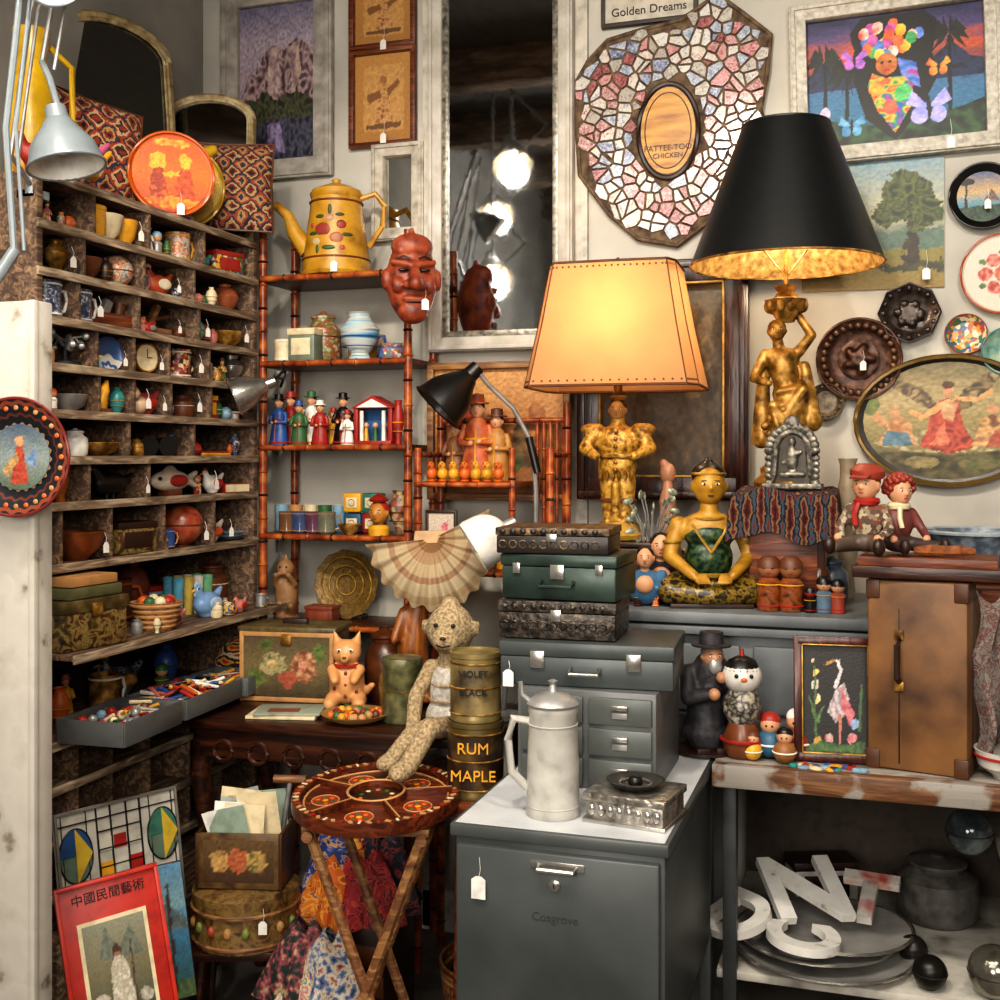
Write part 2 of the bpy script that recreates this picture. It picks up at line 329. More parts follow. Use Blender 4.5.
frame(b,hw,hh,.045,N(['a49e92','b8b2a8','c8c4bc'],16,.55),.045); frame(b,hw-.043,hh-.043,.02,N(['4a4842','8c877c','b4ae9e'],60,.35,.5),.036)
b.box((0,-.026,0),(2*hw-.095,.004,2*hh-.095),P('d4d8dc',.03,1,var=.08,bump=.02),bev=0)
b.done(((xa+xb)/2,BACK-.012,(zt+zb)/2))
b=B('golden_dreams_sign'); b.box((0,-.006,0),(.26,.012,.115),P('bfb8aa',.7)); frame(b,.14,.065,.012,P('3d3530',.6),.018); b.text('Golden Dreams',.034,BLK,(0,-.014,-.025)); b.text('* * *',.03,BRN,(0,-.014,.02))
x,d=oy(650,BACK); b.done((x,BACK-.005,zz(3,d)))
# mosaic shield of broken china
out=[(576,78),(590,55),(610,36),(640,30),(682,24),(717,3),(740,24),(766,48),(763,85),(757,120),(768,165),(755,190),(708,225),(678,247),(640,238),(612,212),(582,170)]
xc,d=oy(672,BACK); zc=zz(130,d); k=d/F
poly=[((px-672)*k*1.03,-(py-130)*k) for px,py in out]
GR=N(['34261c','5c4a38','78644c'],40,.85,bump=.6)
b=B('mosaic_shield_plaque'); b.prism(poly,-.02,.018,GR)
b.tube([(x,-.02,z) for x,z in poly],.007,GR,6,True)
shm=[N([a,c,e],90,.18,det=3,dist=1.5,bump=.05) for a,c,e in (('8c4c48','b0787c','c8b0b0'),('b0a89c','ccc6bc','7480a0'),('64302c','94585c','a88480'),('6c7890','a0a8b8','c8c8c8'),('a05858','c49c9c','883c44'),('84807a','aca8a0','c8c4bc'),('48546c','8088a4','c0c0c0'),('a8a094','d0ccc4','9c5454'),('74443e','ac8080','c8bcb4'),('948c84','b0aaa2','6c6060'),('c0bcb4','d4d0c8','8890a8'))]
ov=(-.006,-.01); pts=[]; sp=.036; z=-.42; row=0; random.seed(12)
while z<.46:
    x=-.36+(row%2)*sp/2
    while x<.36: pts.append((x+random.uniform(-.6,.6)*sp,z+random.uniform(-.6,.6)*sp,random.uniform(-.006,.006))); x+=sp
    z+=sp*.85; row+=1
for (cx,cz,cw) in pts:
    if not inside(cx*1.04,cz*1.04,poly) or ((cx-ov[0])/.098)**2+((cz-ov[1])/.148)**2<1: continue
    pg=[(cx-.034,cz-.034),(cx+.034,cz-.034),(cx+.034,cz+.034),(cx-.034,cz+.034)]
    for (qx,qz,qw) in pts:
        dx,dz=qx-cx,qz-cz; L=math.hypot(dx,dz)
        if L<1e-6 or L>.1: continue
        nx_,nz_=dx/L,dz/L; lim=L/2+(cw-qw)*.5*min(1,L/.03)-.0034; np_=[]
        for i in range(len(pg)):
            a,c=pg[i],pg[(i+1)%len(pg)]; da=(a[0]-cx)*nx_+(a[1]-cz)*nz_-lim; dc=(c[0]-cx)*nx_+(c[1]-cz)*nz_-lim
            if da<=0: np_.append(a)
            if da*dc<0: t=da/(da-dc); np_.append((a[0]+(c[0]-a[0])*t,a[1]+(c[1]-a[1])*t))
        pg=np_
        if len(pg)<3: break
    if len(pg)<3: continue
    q=[]
    for (x,z_) in pg:
        t=1.
        while t>.3 and (not inside(cx+(x-cx)*t,cz+(z_-cz)*t,poly) or ((cx+(x-cx)*t-ov[0])/.092)**2+((cz+(z_-cz)*t-ov[1])/.142)**2<1): t-=.1
        q.append((cx+(x-cx)*t,cz+(z_-cz)*t))
    b.prism(q,-.0265-random.random()*.002,.01,random.choice(shm))
b.disc(ov,.09,.138,-.03,.015,DBR); b.ring((ov[0],-.03,ov[1]),1,.007,DBR,'xz',40,6,.086,.134); b.disc(ov,.078,.124,-.033,.01,N(['8a5414','b07c28','c8963c'],9,.4,sv=(1,1,5)))
b.text('PATTEE-TOO',.023,DBR,(ov[0],-.034,ov[1]-.05)); b.text('CHICKEN',.02,DBR,(ov[0],-.034,ov[1]-.072)); b.ring((ov[0],-.034,ov[1]),1,.0015,DBR,'xz',40,6,.066,.108)
b.done((xc,BACK-.002,zc))
# tropical painting
palm=[]
for cx,cz in ((-.8,.35),(.62,.55),(-.55,.1)):
    palm.append(('p',[(cx-.03,-.6),(cx+.02,-.6),(cx+.03,cz),(cx-.01,cz)],'0c0c0c'))
    for a in range(0,360,36):
        ca,sa=math.cos(R_(a)),math.sin(R_(a)); palm.append(('p',[(cx,cz+.05),(cx+.12*ca-.02*sa,cz+.12+.2*sa),(cx+.24*ca,cz+.24*sa-.1),(cx+.1*ca+.01,cz+.12*sa-.04)],['0c0e0c','1a2418']))
def bfly(cx,cz,s,cs): return [('p',[(cx,cz),(cx-.14*s,cz+.2*s),(cx-.2*s,cz+.05*s),(cx-.08*s,cz-.02*s)],cs),('p',[(cx,cz),(cx+.14*s,cz+.2*s),(cx+.2*s,cz+.05*s),(cx+.08*s,cz-.02*s)],cs),('e',cx-.08*s,cz-.1*s,.07*s,.1*s,cs),('e',cx+.08*s,cz-.1*s,.07*s,.1*s,cs),('e',cx,cz,.02*s,.14*s,'101010')]
flw=[]
rg=random.Random(3)
for i in range(26):
    a=rg.random()*6.28; r=rg.random()**.5; fx_=-.02+.34*r*math.cos(a); fz_=.62+.28*r*math.sin(a)
    flw.append(('e',fx_,fz_,.06,.09,[['c84028','e87838'],['d8a020','f0cc50'],['2c8c48','58b868'],['3058b0','6a90e0'],['a03080','d868b0'],['e8e0d0','c84028']][i%6]))
picture('tropical_figure_painting',791,1003,-4,160,17,N(['989286','b8b2a6','ccc8bc'],70,.6,bump=.6),[(-1,'14201c'),(-.5,'2c6a8c'),(-.1,'3a6a94'),(.05,'1c2c54'),(.4,'b8502c'),(.7,'4a3c6c'),(1,'101c40')],[
 ('p',[(-1,-.1),(-1,.15),(-.75,.42),(-.55,.2),(-.35,.08),(.3,.08),(.5,.3),(.65,.45),(.85,.2),(1,.15),(1,-.1)],['16204a','1c2c4c','0c1430']),
 ('p',[(-1,-.5),(-.3,-.7),(.3,-.72),(1,-.45),(1,-1),(-1,-1)],['0a140c','16301c','30502c'])]+palm+[
 ('p',[(-.42,.3),(-.5,.75),(-.35,.97),(.35,.98),(.5,.8),(.44,.3),(.5,.0),(.34,-.45),(0,-.97),(-.34,-.6),(-.46,0)],'080808')]+flw+[
 ('e',-.08,.22,.12,.17,['c87838','a85424']),('e',-.13,.25,.02,.02,'101010'),('e',-.04,.25,.02,.02,'101010'),('e',-.08,.12,.04,.02,'b02020'),
 ('p',[(.04,.3),(.25,.2),(.3,-.2),(.1,-.1)],['2c5cb0','6a90e0','a83c90']),('p',[(-.25,.1),(-.1,0),(.1,.02),(.2,-.1),(.22,-.4),(0,-.85),(-.2,-.5),(-.3,-.1)],['d88828','c83c28','e8b840','2c9c50','2c5cb0','b03c90']),
 ('e',-.2,-.15,.09,.12,['e8b840','d86020']),('e',.1,-.25,.1,.14,['2c9c50','60c070']),('e',-.05,-.45,.08,.12,['c83c28','e87858'])]+bfly(.38,-.5,1.3,['8a90e8','b8b0f4'])+bfly(-.45,.35,.8,['c070d0','8050b0'])+bfly(.5,.1,.7,['e0a040','c05020'])+bfly(-.5,-.68,.8,['70b0d8','4080b0'])+[('e',-.8,-.45,.06,.1,['d8d0e0','b0a0c0'])],th=.035,roll=-1.5,tag=(.5,-.62),res=200,wob=.012,bs=20,brush=.18)
LFC=['1a2410','34421c','5c642c','222e14','48562a']
picture('oak_tree_landscape_canvas',802,944,162,290,0,None,[(-1,'8a7030'),(-.4,'7c7434'),(-.18,'50685c'),(.1,'b8b090'),(1,'708c98')],[
 ('p',[(-1,-.2),(-.4,-.02),(.2,-.15),(1,-.05),(1,-.4),(-1,-.4)],['4c6458','5a7060']),('p',[(.43,-.65),(.5,.1),(.38,.35),(.5,.2),(.62,.4),(.6,-.1),(.68,-.66)],['241a10','3c2c1c']),
 ('e',.5,.4,.38,.36,LFC),('e',.25,.18,.25,.2,LFC),('e',.75,.18,.24,.22,LFC),('e',.45,.65,.25,.2,LFC),('e',.62,-.1,.14,.08,LFC),('e',-.5,-.35,.5,.09,['2b3a18','4a5a2c']),('p',[(.1,-.62),(1,-.6),(1,-.74),(.1,-.7)],['2c2c14','40421c'])],tag=(.75,-.45),wob=.09,fr=7,brush=.15)
picture('carved_wood_frame_picture',580,750,262,500,24,WD('24100a','482414',8,'Z',.3),[(-1,'2c2418'),(0,'4a3e2a'),(1,'5c523c')],[('p',[(-.9,-.9),(-.4,-.1),(.1,-.4),(.9,.2),(.9,-.9)],['2c2214','4c3c24']),('e',.5,.3,.3,.5,['6a5838','3c2e1c'])],y=3.24,th=.04,inner=GOLDP,wob=.08)
picture('ochre_poster',430,572,362,500,7,LW,[(-1,'7c4c22'),(0,'a87038'),(1,'b88850')],[('e',-.45,-.1,.2,.5,['7a2414','b0401c']),('e',-.45,.42,.12,.12,'b88458'),('e',-.1,-.2,.18,.45,['a8501c','c07a38']),('e',-.1,.3,.1,.1,'b88458'),('e',.4,-.2,.2,.4,['4a3418','7a5a2c']),('e',.6,.1,.12,.35,['804820','a86c34']),('e',.15,-.5,.2,.2,['5a6030','3c4424'])],y=3.22,wob=.07)
def plate(name,px,py,rx,m,rim=None,y=BACK,ry=None,tag=False,relief=None,th=.02,nseg=40,paint=None,pr=.7,extra=None,res=70):
    x,d=oy(px,y); k=d/F; R=rx*k; sy=(ry/rx if ry else 1)
    b=B(name); X=(math.pi/2,0,0)
    b.lathe([(0,-.002),(R*.6,-.002),(R*.74,.004),(R*.97,th),(R,th+.001),(R*.99,th-.004),(R*.72,-.004),(0,-.01)],m,seg=nseg,sx=1,sy=sy,r=X,c=(0,-.012,0))
    if rim: b.ring((0,-.012-th,0),R*.98,R*.03,rim,'xz',nseg,6,1,sy)
    if relief:
        for i in range(relief): a=2*math.pi*i/relief; b.ell((R*.82*math.cos(a),-.018-th*.45,R*.82*sy*math.sin(a)),(R*.09,R*.04,R*.09),rim or m,u=8,v=6)
    if paint: b.canvas(R*pr,R*pr*sy,-.017 if pr<.8 else -.027,paint,res,int(res*.8),ellipse=True)
    if extra: extra(b,R)
    if tag: b.tag((R*.1,-.03,R*.2),.03,.018)
    return b.done((x,y-.002,zz(py,d)))
bron=N(['241612','442c22','64483a'],40,.4,.5,bump=.6)
plate('scenic_black_plate',983,198,33,BLK,BLK,tag=True,paint=painter([(-1,'203c4c'),(-.2,'5a8a98'),(.2,'b89868'),(1,'2c4a7a')],[('p',[(-.7,-.5),(-.65,.6),(-.6,.6),(-.58,-.5)],'0a0a0a'),('e',-.6,.6,.3,.14,'0a120a'),('p',[(-1,-.4),(1,-.3),(1,-1),(-1,-1)],['10201c','2c4a30']),('p',[(0,-.2),(.3,.3),(.6,-.2)],['4a3a3c','806058'])]),pr=.78)
fl=[('e',math.cos(a*1.05)*.45,math.sin(a*1.05)*.45,.2,.18,['982a1c','b85040','c88878']) for a in range(6)]+[('e',math.cos(a*1.05+.5)*.62,math.sin(a*1.05+.5)*.62,.1,.08,['3c5a2c','5a7a3c']) for a in range(6)]+[('e',0,0,.22,.22,['b0402c','c88060'])]
plate('floral_plate',1002,275,40,P('c8bcac',.25,var=.08),P('a04828',.3),paint=painter([(-1,'c8bcac'),(1,'ccc2b4')],fl,brush=.06),pr=.9)
def octr(b,R):
    b.blob([('s',(0,-.016,0),(R*.4,.008,R*.4))]+[('s',(R*.35*math.cos(a),-.017,R*.35*math.sin(a)),(R*.16,.009,R*.16)) for a in range(0,7)],P('3c3430',.3,.6),.004,1)
plate('octagonal_metal_plate',909,314,30,N(['241e1a','3c3430','5a5048'],50,.3,.5),P('3a3230',.3,.6),relief=16,nseg=8,extra=octr)
def brr(b,R):
    b.blob([('s',(0,-.016,0),(R*.5,.004,R*.5))]+[('c',(R*.3*math.cos(a),-.018,R*.3*math.sin(a)),(R*.1*math.cos(a+1),-.02,R*.1*math.sin(a+1)),R*.09,R*.12) for a in (0,1.2,2.4,3.6,4.9)],bron,.004,1)
plate('bronze_relief_plate',859,360,41,bron,N(['34221a','644838'],50,.4,.6),relief=28,tag=True,extra=brr)
plate('mosaic_saucer',965,335,20,V(['a04a3c','c8bca0','3c6a4a','3c5a8c','c89040'],90,.3),P('7a3020',.4))
plate('teal_plate',1006,352,24,N(['3a746e','88a494','b8b098'],30,.3),TEAL)
plate('small_pewter_plaque',826,402,18,N(['3a322a','6a6050','8a7c68'],60,.4,.4),P('5a4c3c',.4,.5),y=BACK,relief=14)
an=painter([(-1,'443c20'),(-.5,'645c34'),(0,'8a7c50'),(.4,'9c8c64'),(1,'5c5438')],[
 ('e',0,-.32,.85,.2,['a09468','746840','b4a880']),
 ('p',[(-.8,-.4),(-.68,.0),(-.55,.08),(-.42,-.05),(-.35,-.42)],['94643c','c09468','5c3820']),('e',-.6,.15,.06,.08,'b08058'),('p',[(-.78,-.1),(-.9,.15),(-.82,.18),(-.68,-.02)],'b08058'),('p',[(-.75,-.4),(-.4,-.42),(-.45,-.2),(-.7,-.15)],['385868','587888']),
 ('p',[(.05,.3),(.2,.55),(.42,.78),(.62,.8),(.5,.6),(.4,.4),(.25,.22),(.12,.15)],['3c3022','7c6a48','2c2418','94805c']),('p',[(-.12,.28),(-.3,.55),(-.55,.68),(-.68,.6),(-.45,.4),(-.3,.25),(-.14,.12)],['44382a','84704c','33291e','94805c']),
 ('p',[(-.32,-.42),(-.22,-.05),(-.16,.28),(-.02,.38),(.12,.28),(.16,-.02),(.3,-.42),(0,-.55)],['6c1c14','983424','b04c34','7c2418']),('p',[(-.1,.3),(.0,.36),(.1,.28),(.05,0),(-.06,.02)],['c4a078','a87c54']),('e',-.01,.5,.065,.1,['c49068','a87048']),('e',-.01,.58,.07,.06,'4c3018'),('p',[(.06,.34),(.32,.3),(.5,.46),(.47,.52),(.3,.38),(.06,.4)],'c0905c'),('p',[(-.1,.32),(-.3,.1),(-.4,.2),(-.44,.15),(-.3,.0),(-.06,.2)],'c0905c'),
 ('p',[(-.2,-.4),(-.05,.0),(.02,-.4)],['b85c40','d08060']),
 ('p',[(.25,-.42),(.36,.02),(.48,.1),(.62,.0),(.74,-.42)],['a07448','c89c68','6c4428']),('e',.48,.18,.06,.08,'b88460'),('p',[(.6,.02),(.8,.2),(.86,.14),(.68,-.1)],'b88460'),('p',[(.4,-.42),(.78,-.42),(.72,-.2),(.5,-.18)],['8c3828','a85840']),
 ('p',[(.8,-.4),(.78,.3),(.82,.3),(.86,-.4)],'3c3418'),('e',.8,.38,.12,.14,['4c5428','687038']),('e',-.88,.3,.1,.2,['4c5428','687038']),
 ('p',[(-1,-.55),(-.5,-.5),(0,-.58),(.5,-.5),(1,-.55),(1,-1),(-1,-1)],['2c2814','443c20','5c5430']),('e',-.3,-.68,.2,.1,['6a6038','8a7c50']),('e',.35,-.7,.25,.09,['4c5428','6a6038'])],wob=.018,fr=8,brush=.22)
plate('oval_angel_tray',948,421,90,P('1a1410',.3,.2),P('6a5428',.3,.4),ry=65,paint=an,pr=.93,res=130)
# ---------------------------------------------------------------- pigeonhole unit (left wall)
UF=-1.75; Y0=2.10; Y1=3.03
RZ=[2.08,1.97,1.865,1.76,1.655,1.55,1.445,1.34,1.20,1.01,.80,.70,.58,.46]
DV=[[95,150,205],[85,145,195],[80,140,200],[98,135,170,210],[100,135,172,212],[130,195],[90,150],[62,112,165,215],[],[],[78,112,150,190,222],[78,112,150,190,222],[78,112,150,190,222]]
b=B('pigeonhole_shelf_unit')
b.box(((UF-2.09)/2,Y0,1.04),(.34,.02,2.08),UW,bev=.002); b.box(((UF-2.09)/2,Y1,1.04),(.34,.02,2.08),UW,bev=.002)
b.box((-2.085,(Y0+Y1)/2,1.04),(.01,Y1-Y0,2.08),WD('34201a','60483a',5,'Y',.8),bev=0)
for i,z in enumerate(RZ):
    xf=-1.655 if z==1.01 else UF
    b.box(((xf-2.085)/2,(Y0+Y1)/2,z-.006),(xf+2.085,Y1-Y0,.012),UW,bev=.001)
    b.box((xf+.002,(Y0+Y1)/2,z-.007),(.006,Y1-Y0+.02,.02),UWE,bev=.001)
DY=[]
for i,l in enumerate(DV):
    ys=[ox(p,UF)[0] for p in l]; DY.append(ys)
    for y in ys: b.box(((UF-2.085)/2,y,(RZ[i]+RZ[i+1])/2-.005),(UF+2.085,.008,RZ[i]-RZ[i+1]-.012),UW,bev=.001)
b.box((-1.92,(Y0+Y1)/2,.2),(.3,Y1-Y0-.02,.4),UW,bev=.002)
b.done()
OCC={i:[] for i in range(13)}
def slot(px,row,w,x=-1.80,y=None):
    y=ox(px,x)[0] if y is None else y; lim=[Y0+.01]+sorted(DY[row])+[Y1-.01]
    for a,c in zip(lim,lim[1:]):
        if a<=y<=c: y=min(max(y,a+w/2+.006),c-w/2-.006) if c-a>w+.012 else (a+c)/2
    OCC[row].append((y-w/2,y+w/2))
    return (x,y,RZ[row+1]+.0005)
# ---------------------------------------------------------------- small item generators (base at z=0, front -Y)
def mug(n,h,m,m2=None):
    b=B(n); r=h*.42; b.lathe([(r*.8,0),(r,h*.08),(r*.96,h*.5),(r,h),(r*.9,h),(r*.86,h*.15),(0,h*.12)],m,seg=24)
    b.tube([(r*.92,0,h*.8),(r*1.45,0,h*.78),(r*1.6,0,h*.5),(r*1.35,0,h*.25),(r*.95,0,h*.2)],h*.05,m2 or m)
    b.ring((0,0,h*.9),r*.98,h*.03,m2 or WHT); b.ring((0,0,h*.12),r*1.0,h*.025,m2 or WHT); return b
VP={'ball':[(.35,0),(.45,.05),(.85,.3),(1,.55),(.75,.8),(.4,.9),(.45,1),(.36,1),(.3,.9)],'tall':[(.5,0),(.55,.05),(.45,.15),(.9,.45),(1,.65),(.6,.85),(.5,.93),(.7,1),(.6,1)],'jar':[(.8,0),(.95,.1),(1,.4),(.95,.65),(.6,.78),(.62,.84),(.7,.86),(.7,.9),(.3,.95),(.15,.97),(.18,1),(0,1)],'cyl':[(.95,0),(1,.03),(1,.85),(1.04,.87),(1.04,.97),(.98,1),(0,1)]}
def vase(n,h,w,kind,m,m2=None):
    b=B(n); b.lathe([(r*w/2,z*h) for r,z in VP[kind]]+([] if VP[kind][-1][0]==0 else [(VP[kind][-1][0]*w*.4,h*.7),(0,h*.6)]),m,seg=28)
    if m2:
        b.ring((0,0,h*.5),w/2*.97,h*.015,m2); b.ring((0,0,h*.3),w/2*.88,h*.012,m2)
    return b
def hen(n,h,m,m2,beak=YEL):
    b=B(n); b.blob([('s',(0,0,h*.38),(h*.45,h*.3,h*.34)),('c',(-h*.25,0,h*.5),(-h*.36,0,h*.78),h*.18,h*.13),('c',(h*.25,0,h*.45),(h*.55,0,h*.75),h*.16,h*.07),('s',(0,0,h*.06),(h*.25,h*.2,h*.08))],m,h*.05,2)
    for i in range(3): b.ell((-h*.42+i*h*.07,0,h*.93-abs(i-1)*h*.03),(h*.05,h*.03,h*.08),m2,u=8,v=6)
    b.cyl((-h*.47,0,h*.77),(-h*.6,0,h*.73),h*.05,.001,beak,8); b.ell((-h*.46,0,h*.66),(h*.03,h*.03,h*.07),m2,u=8,v=6)
    for q in (-1,1): b.ell((-h*.42,q*h*.11,h*.82),h*.025,BLK,u=8,v=6); b.ell((h*.08,q*h*.27,h*.4),(h*.25,h*.06,h*.17),m2)
    return b
def tin(n,w,dp,h,m,m2):
    b=B(n); b.box((0,0,h*.42),(w,dp,h*.84),m); b.box((0,0,h*.9),(w*1.02,dp*1.02,h*.2),m2); b.box((0,-dp*.5,h*.45),(w*.7,.003,h*.5),m2); return b
def fig(n,h,robe,skin=SKIN,hat=None,trim=None,hair=DBR):
    b=B(n); b.lathe([(h*.2,0),(h*.21,.03*h),(h*.17,h*.3),(h*.13,h*.5),(h*.16,h*.62),(h*.1,h*.72),(h*.05,h*.76)],robe,seg=18,sy=.8)
    b.blob([('c',(-h*.14,0,h*.64),(-h*.2,-h*.04,h*.46),h*.05,h*.04),('c',(-h*.2,-h*.04,h*.46),(-h*.06,-h*.17,h*.44),h*.04,h*.03),('c',(h*.14,0,h*.64),(h*.2,-h*.04,h*.46),h*.05,h*.04),('c',(h*.2,-h*.04,h*.46),(h*.06,-h*.17,h*.46),h*.04,h*.03)],robe,h*.02,1)
    b.ell((-h*.05,-h*.18,h*.45),h*.035,skin,u=8,v=6); b.ell((h*.05,-h*.18,h*.47),h*.035,skin,u=8,v=6)
    b.head((0,0,h*.85),h*.11,skin,hair)
    if hat: b.lathe([(h*.15,h*.92),(h*.145,h*.935),(h*.09,h*.94),(h*.085,h*1.03),(0,h*1.05)],hat,seg=16)
    if trim: b.ring((0,0,h*.05),h*.2,h*.02,trim,sy=.8); b.ring((0,0,h*.5),h*.135,h*.015,trim,sy=.8)
    b.tube([(0,-h*.17,h*.05),(0,-h*.145,h*.3),(0,-h*.11,h*.5),(0,-h*.12,h*.62)],h*.012,trim or YEL,6); return b
def ball(n,r,m,m2=BRN):
    b=B(n); b.ell((0,0,r*1.05),r,m,u=24,v=16); b.lathe([(r*.4,0),(r*.45,.01*r),(r*.3,r*.12),(0,r*.14)],m2,seg=18); b.ring((0,0,r*1.05),r,r*.04,m2); return b
def book(n,w,dp,h,m):
    b=B(n); b.box((0,0,h*.5),(w,dp,h*.8),CRM,bev=0); b.box((0,0,h*.05),(w*1.03,dp*1.03,h*.1),m); b.box((0,0,h*.95),(w*1.03,dp*1.03,h*.1),m); b.box((-w*.51,0,h*.5),(w*.03,dp*1.03,h),m); return b
def bowl(n,r,h,m,m2=None):
    b=B(n); b.lathe([(r*.4,0),(r*.42,h*.08),(r*.8,h*.4),(r,h),(r*.95,h),(r*.75,h*.45),(0,h*.2)],m,seg=28); b.ring((0,0,h),r*.97,r*.03,m2 or m); return b
def kok(n,h,body,headm,hair=BLK):
    b=B(n); b.lathe([(h*.2,0),(h*.22,h*.03),(h*.2,h*.3),(h*.22,h*.52),(h*.14,h*.6),(0,h*.6)],body,seg=24); b.ell((0,0,h*.78),h*.21,headm); b.lathe([(h*.215,h*.78),(h*.2,h*.9),(h*.12,h*.985),(0,h*1.0)],hair,seg=20)
    for q in (-1,1): b.ell((q*h*.07,-h*.195,h*.78),(h*.03,h*.015,h*.012),BLK,u=8,v=6)
    b.ell((0,-h*.2,h*.7),(h*.025,h*.012,h*.015),RED,u=8,v=6); b.ring((0,0,h*.1),h*.215,h*.015,RED); b.ring((0,0,h*.48),h*.218,h*.015,YEL); return b
MULT=V(['a0392b','c8942b','2f5d7c','c6bca8','3c6a3c','6a2a1c'],120,.4)
MULT2=N(['1c3a6a','b8b098','a0442c','c89440'],60,.35,dist=1.5); BW=N(['1a1a1e','3c4a6a','ccc6b8'],70,.3,dist=2); FLR=N(['1c1410','4a3a1c','8a7440','4a2418','2c2c18'],35,.4,dist=1)
def S(b,px,row,w,rz=75,x=-1.80):
    mz=max(v[2] for v in b.v); sc=min(1.35,(RZ[row]-RZ[row+1]-.018)/mz)
    if random.random()<.4: b.tag((w*.3,-w*.45,.05),.02,.013)
    return b.done(slot(px,row,w*sc,x),rz,sc=sc)
S(vase('wooden_spool',.06,.055,'cyl',YEL,CRM),84,0,.06); S(bowl('cream_bowl',.035,.05,CRM),104,0,.07); S(bowl('yellow_bowl',.03,.05,YEL,ORG),130,0,.06)
S(mug('striped_mug',.06,MULT2,YEL),180,0,.075); S(tin('patterned_tin',.08,.05,.05,MULT,RED),222,0,.09)
S(vase('brass_candle_cup',.06,.04,'tall',GOLD),62,1,.05); S(ball('painted_ball',.03,MULT2),117,1,.06); S(hen('wooden_rooster',.085,P('a8441f',.5),P('c8bca0',.5)),157,1,.10); S(bowl('wooden_bowl',.035,.04,BRN),75,1,.07); S(vase('clay_pot',.06,.06,'ball',P('8a4a2a')),225,1,.06)
S(mug('blue_and_white_mug',.075,BW,WHT),48,2,.09); S(mug('blue_and_white_mug',.06,BW,WHT),68,2,.07)
b=B('wooden_plane_tool'); b.box((0,0,.02),(.13,.035,.03),RW); b.cyl((-.03,0,.03),(-.05,0,.075),.012,.009,BRN); b.cyl((.04,0,.03),(.045,0,.06),.01,.014,BRN); b.box((0,0,.045),(.02,.02,.04),PEW,(0,.4,0)); S(b,112,2,.12,80)
b=B('wooden_clamp'); b.box((0,0,.015),(.07,.02,.02),LW); b.box((-.03,0,.05),(.014,.02,.08),LW,(0,.5,0)); b.cyl((-.05,0,.04),(.03,0,.06),.005,.005,BRN); S(b,160,2,.09,80)
S(ball('green_marble_ball',.025,P('5a8a74',.15)),193,2,.05); S(bowl('brass_bowl',.04,.035,GOLD),225,2,.08)
b=B('wire_tree_ornament'); b.lathe([(.03,0),(.03,.01),(.006,.015),(.005,.05)],BLKM)
for i in range(14):
    a=i*.9; r=.035+.01*(i%3); b.tube([(0,0,.03+.002*i),(r*.6*math.cos(a),r*.6*math.sin(a)*.7,.06),(r*math.cos(a),r*math.sin(a)*.7,.05+.015*math.sin(i*2))],.002,PEW,5); b.ell((r*math.cos(a),r*.7*math.sin(a),.05+.015*math.sin(i*2)),.008,PEW,u=6,v=5)
S(b,74,3,.08)
def uplate(n,r,m,rm):
    b=B(n); b.lathe([(0,0),(r*.65,0),(r*.95,.008),(r,.01),(r*.7,-.004),(0,-.004)],m,c=(0,0,r*.98),r=(math.pi/2-.15,0,0)); b.ring((0,-.008,r*.98),r*.97,.002,rm,'xz'); b.box((0,.008,.006),(r*.9,.03,.01),DBR); return b
S(uplate('blue_and_white_saucer',.042,RG(['c8c4ba','3c5a8c','c8c4ba','3c5a8c'],[0,.3,.5,.85],.05,8,.06),BLU),112,3,.08)
b=B('brass_alarm_clock'); b.lathe([(0,.016),(.036,.016),(.038,0),(.036,-.015),(.03,-.016)],GOLD,c=(0,0,.042),r=(math.pi/2,0,0)); b.disc((0,.042),.031,.031,-.0175,.001,CRM); b.ring((0,-.016,.042),.033,.003,GOLD,'xz'); b.box((0,-.019,.052),(.002,.001,.02),BLK); b.box((.007,-.019,.042),(.014,.001,.002),BLK); b.cyl((-.02,0,.01),(-.025,0,0),.004,.004,GOLD); b.cyl((.02,0,.01),(.025,0,0),.004,.004,GOLD); S(b,150,3,.08)
S(mug('patterned_mug',.06,V(['7a2a1c','c0a880','2a2420','a05a3c'],110,.4)),178,3,.08); S(vase('silver_vase',.09,.075,'tall',SILV),234,3,.08)
b=B('yellow_banana_ornament'); b.tube([(0,0,.0),(-.006,-.004,.025),(-.003,-.006,.055),(.008,-.004,.08)],[.004,.014,.014,.004],YEL,10); b.box((0,0,.006),(.03,.03,.012),BRN); b.done((-1.768,slot(92,4,.03)[1],RZ[5]),75)
b=B('seashell')
for i in range(9): a=i*.7; b.ell((.02*math.cos(a)*(1-i*.08),.015*math.sin(a),.02+.003*i),(.02-.0015*i,.02-.0015*i,.018-.001*i),P('c8a88c',.4),u=12,v=8)
S(b,118,4,.06); S(hen('pink_rooster',.08,P('b84a48',.4),RED),151,4,.09); S(vase('brown_crock',.05,.05,'jar',BRN,CRM),182,4,.06); S(tin('red_tin',.04,.04,.05,RED,YEL),200,4,.05); S(bowl('pewter_bowl',.035,.03,PEW),70,4,.07)
b=B('binoculars')
for q in (-1,1): b.cyl((q*.02,-.03,.02),(q*.02,.03,.02),.02,.015,BLK)
b.box((0,0,.02),(.02,.02,.01),BLKM); S(b,152,5,.08,60)
b=B('pen_bundle')
for i in range(6): b.cyl((-.07+.01*i,-.02+.008*i,.006+.006*(i%2)),(.06,-.015+.008*i,.006+.006*(i%2)),.005,.004,[YEL,RED,CRM,BLK,ORG,BRN][i],8)
b.done(slot(212,5,.15),85); S(bowl('brass_dish',.04,.025,GOLD),110,5,.08); S(vase('milk_glass_jar',.05,.045,'jar',WHT),75,5,.05)
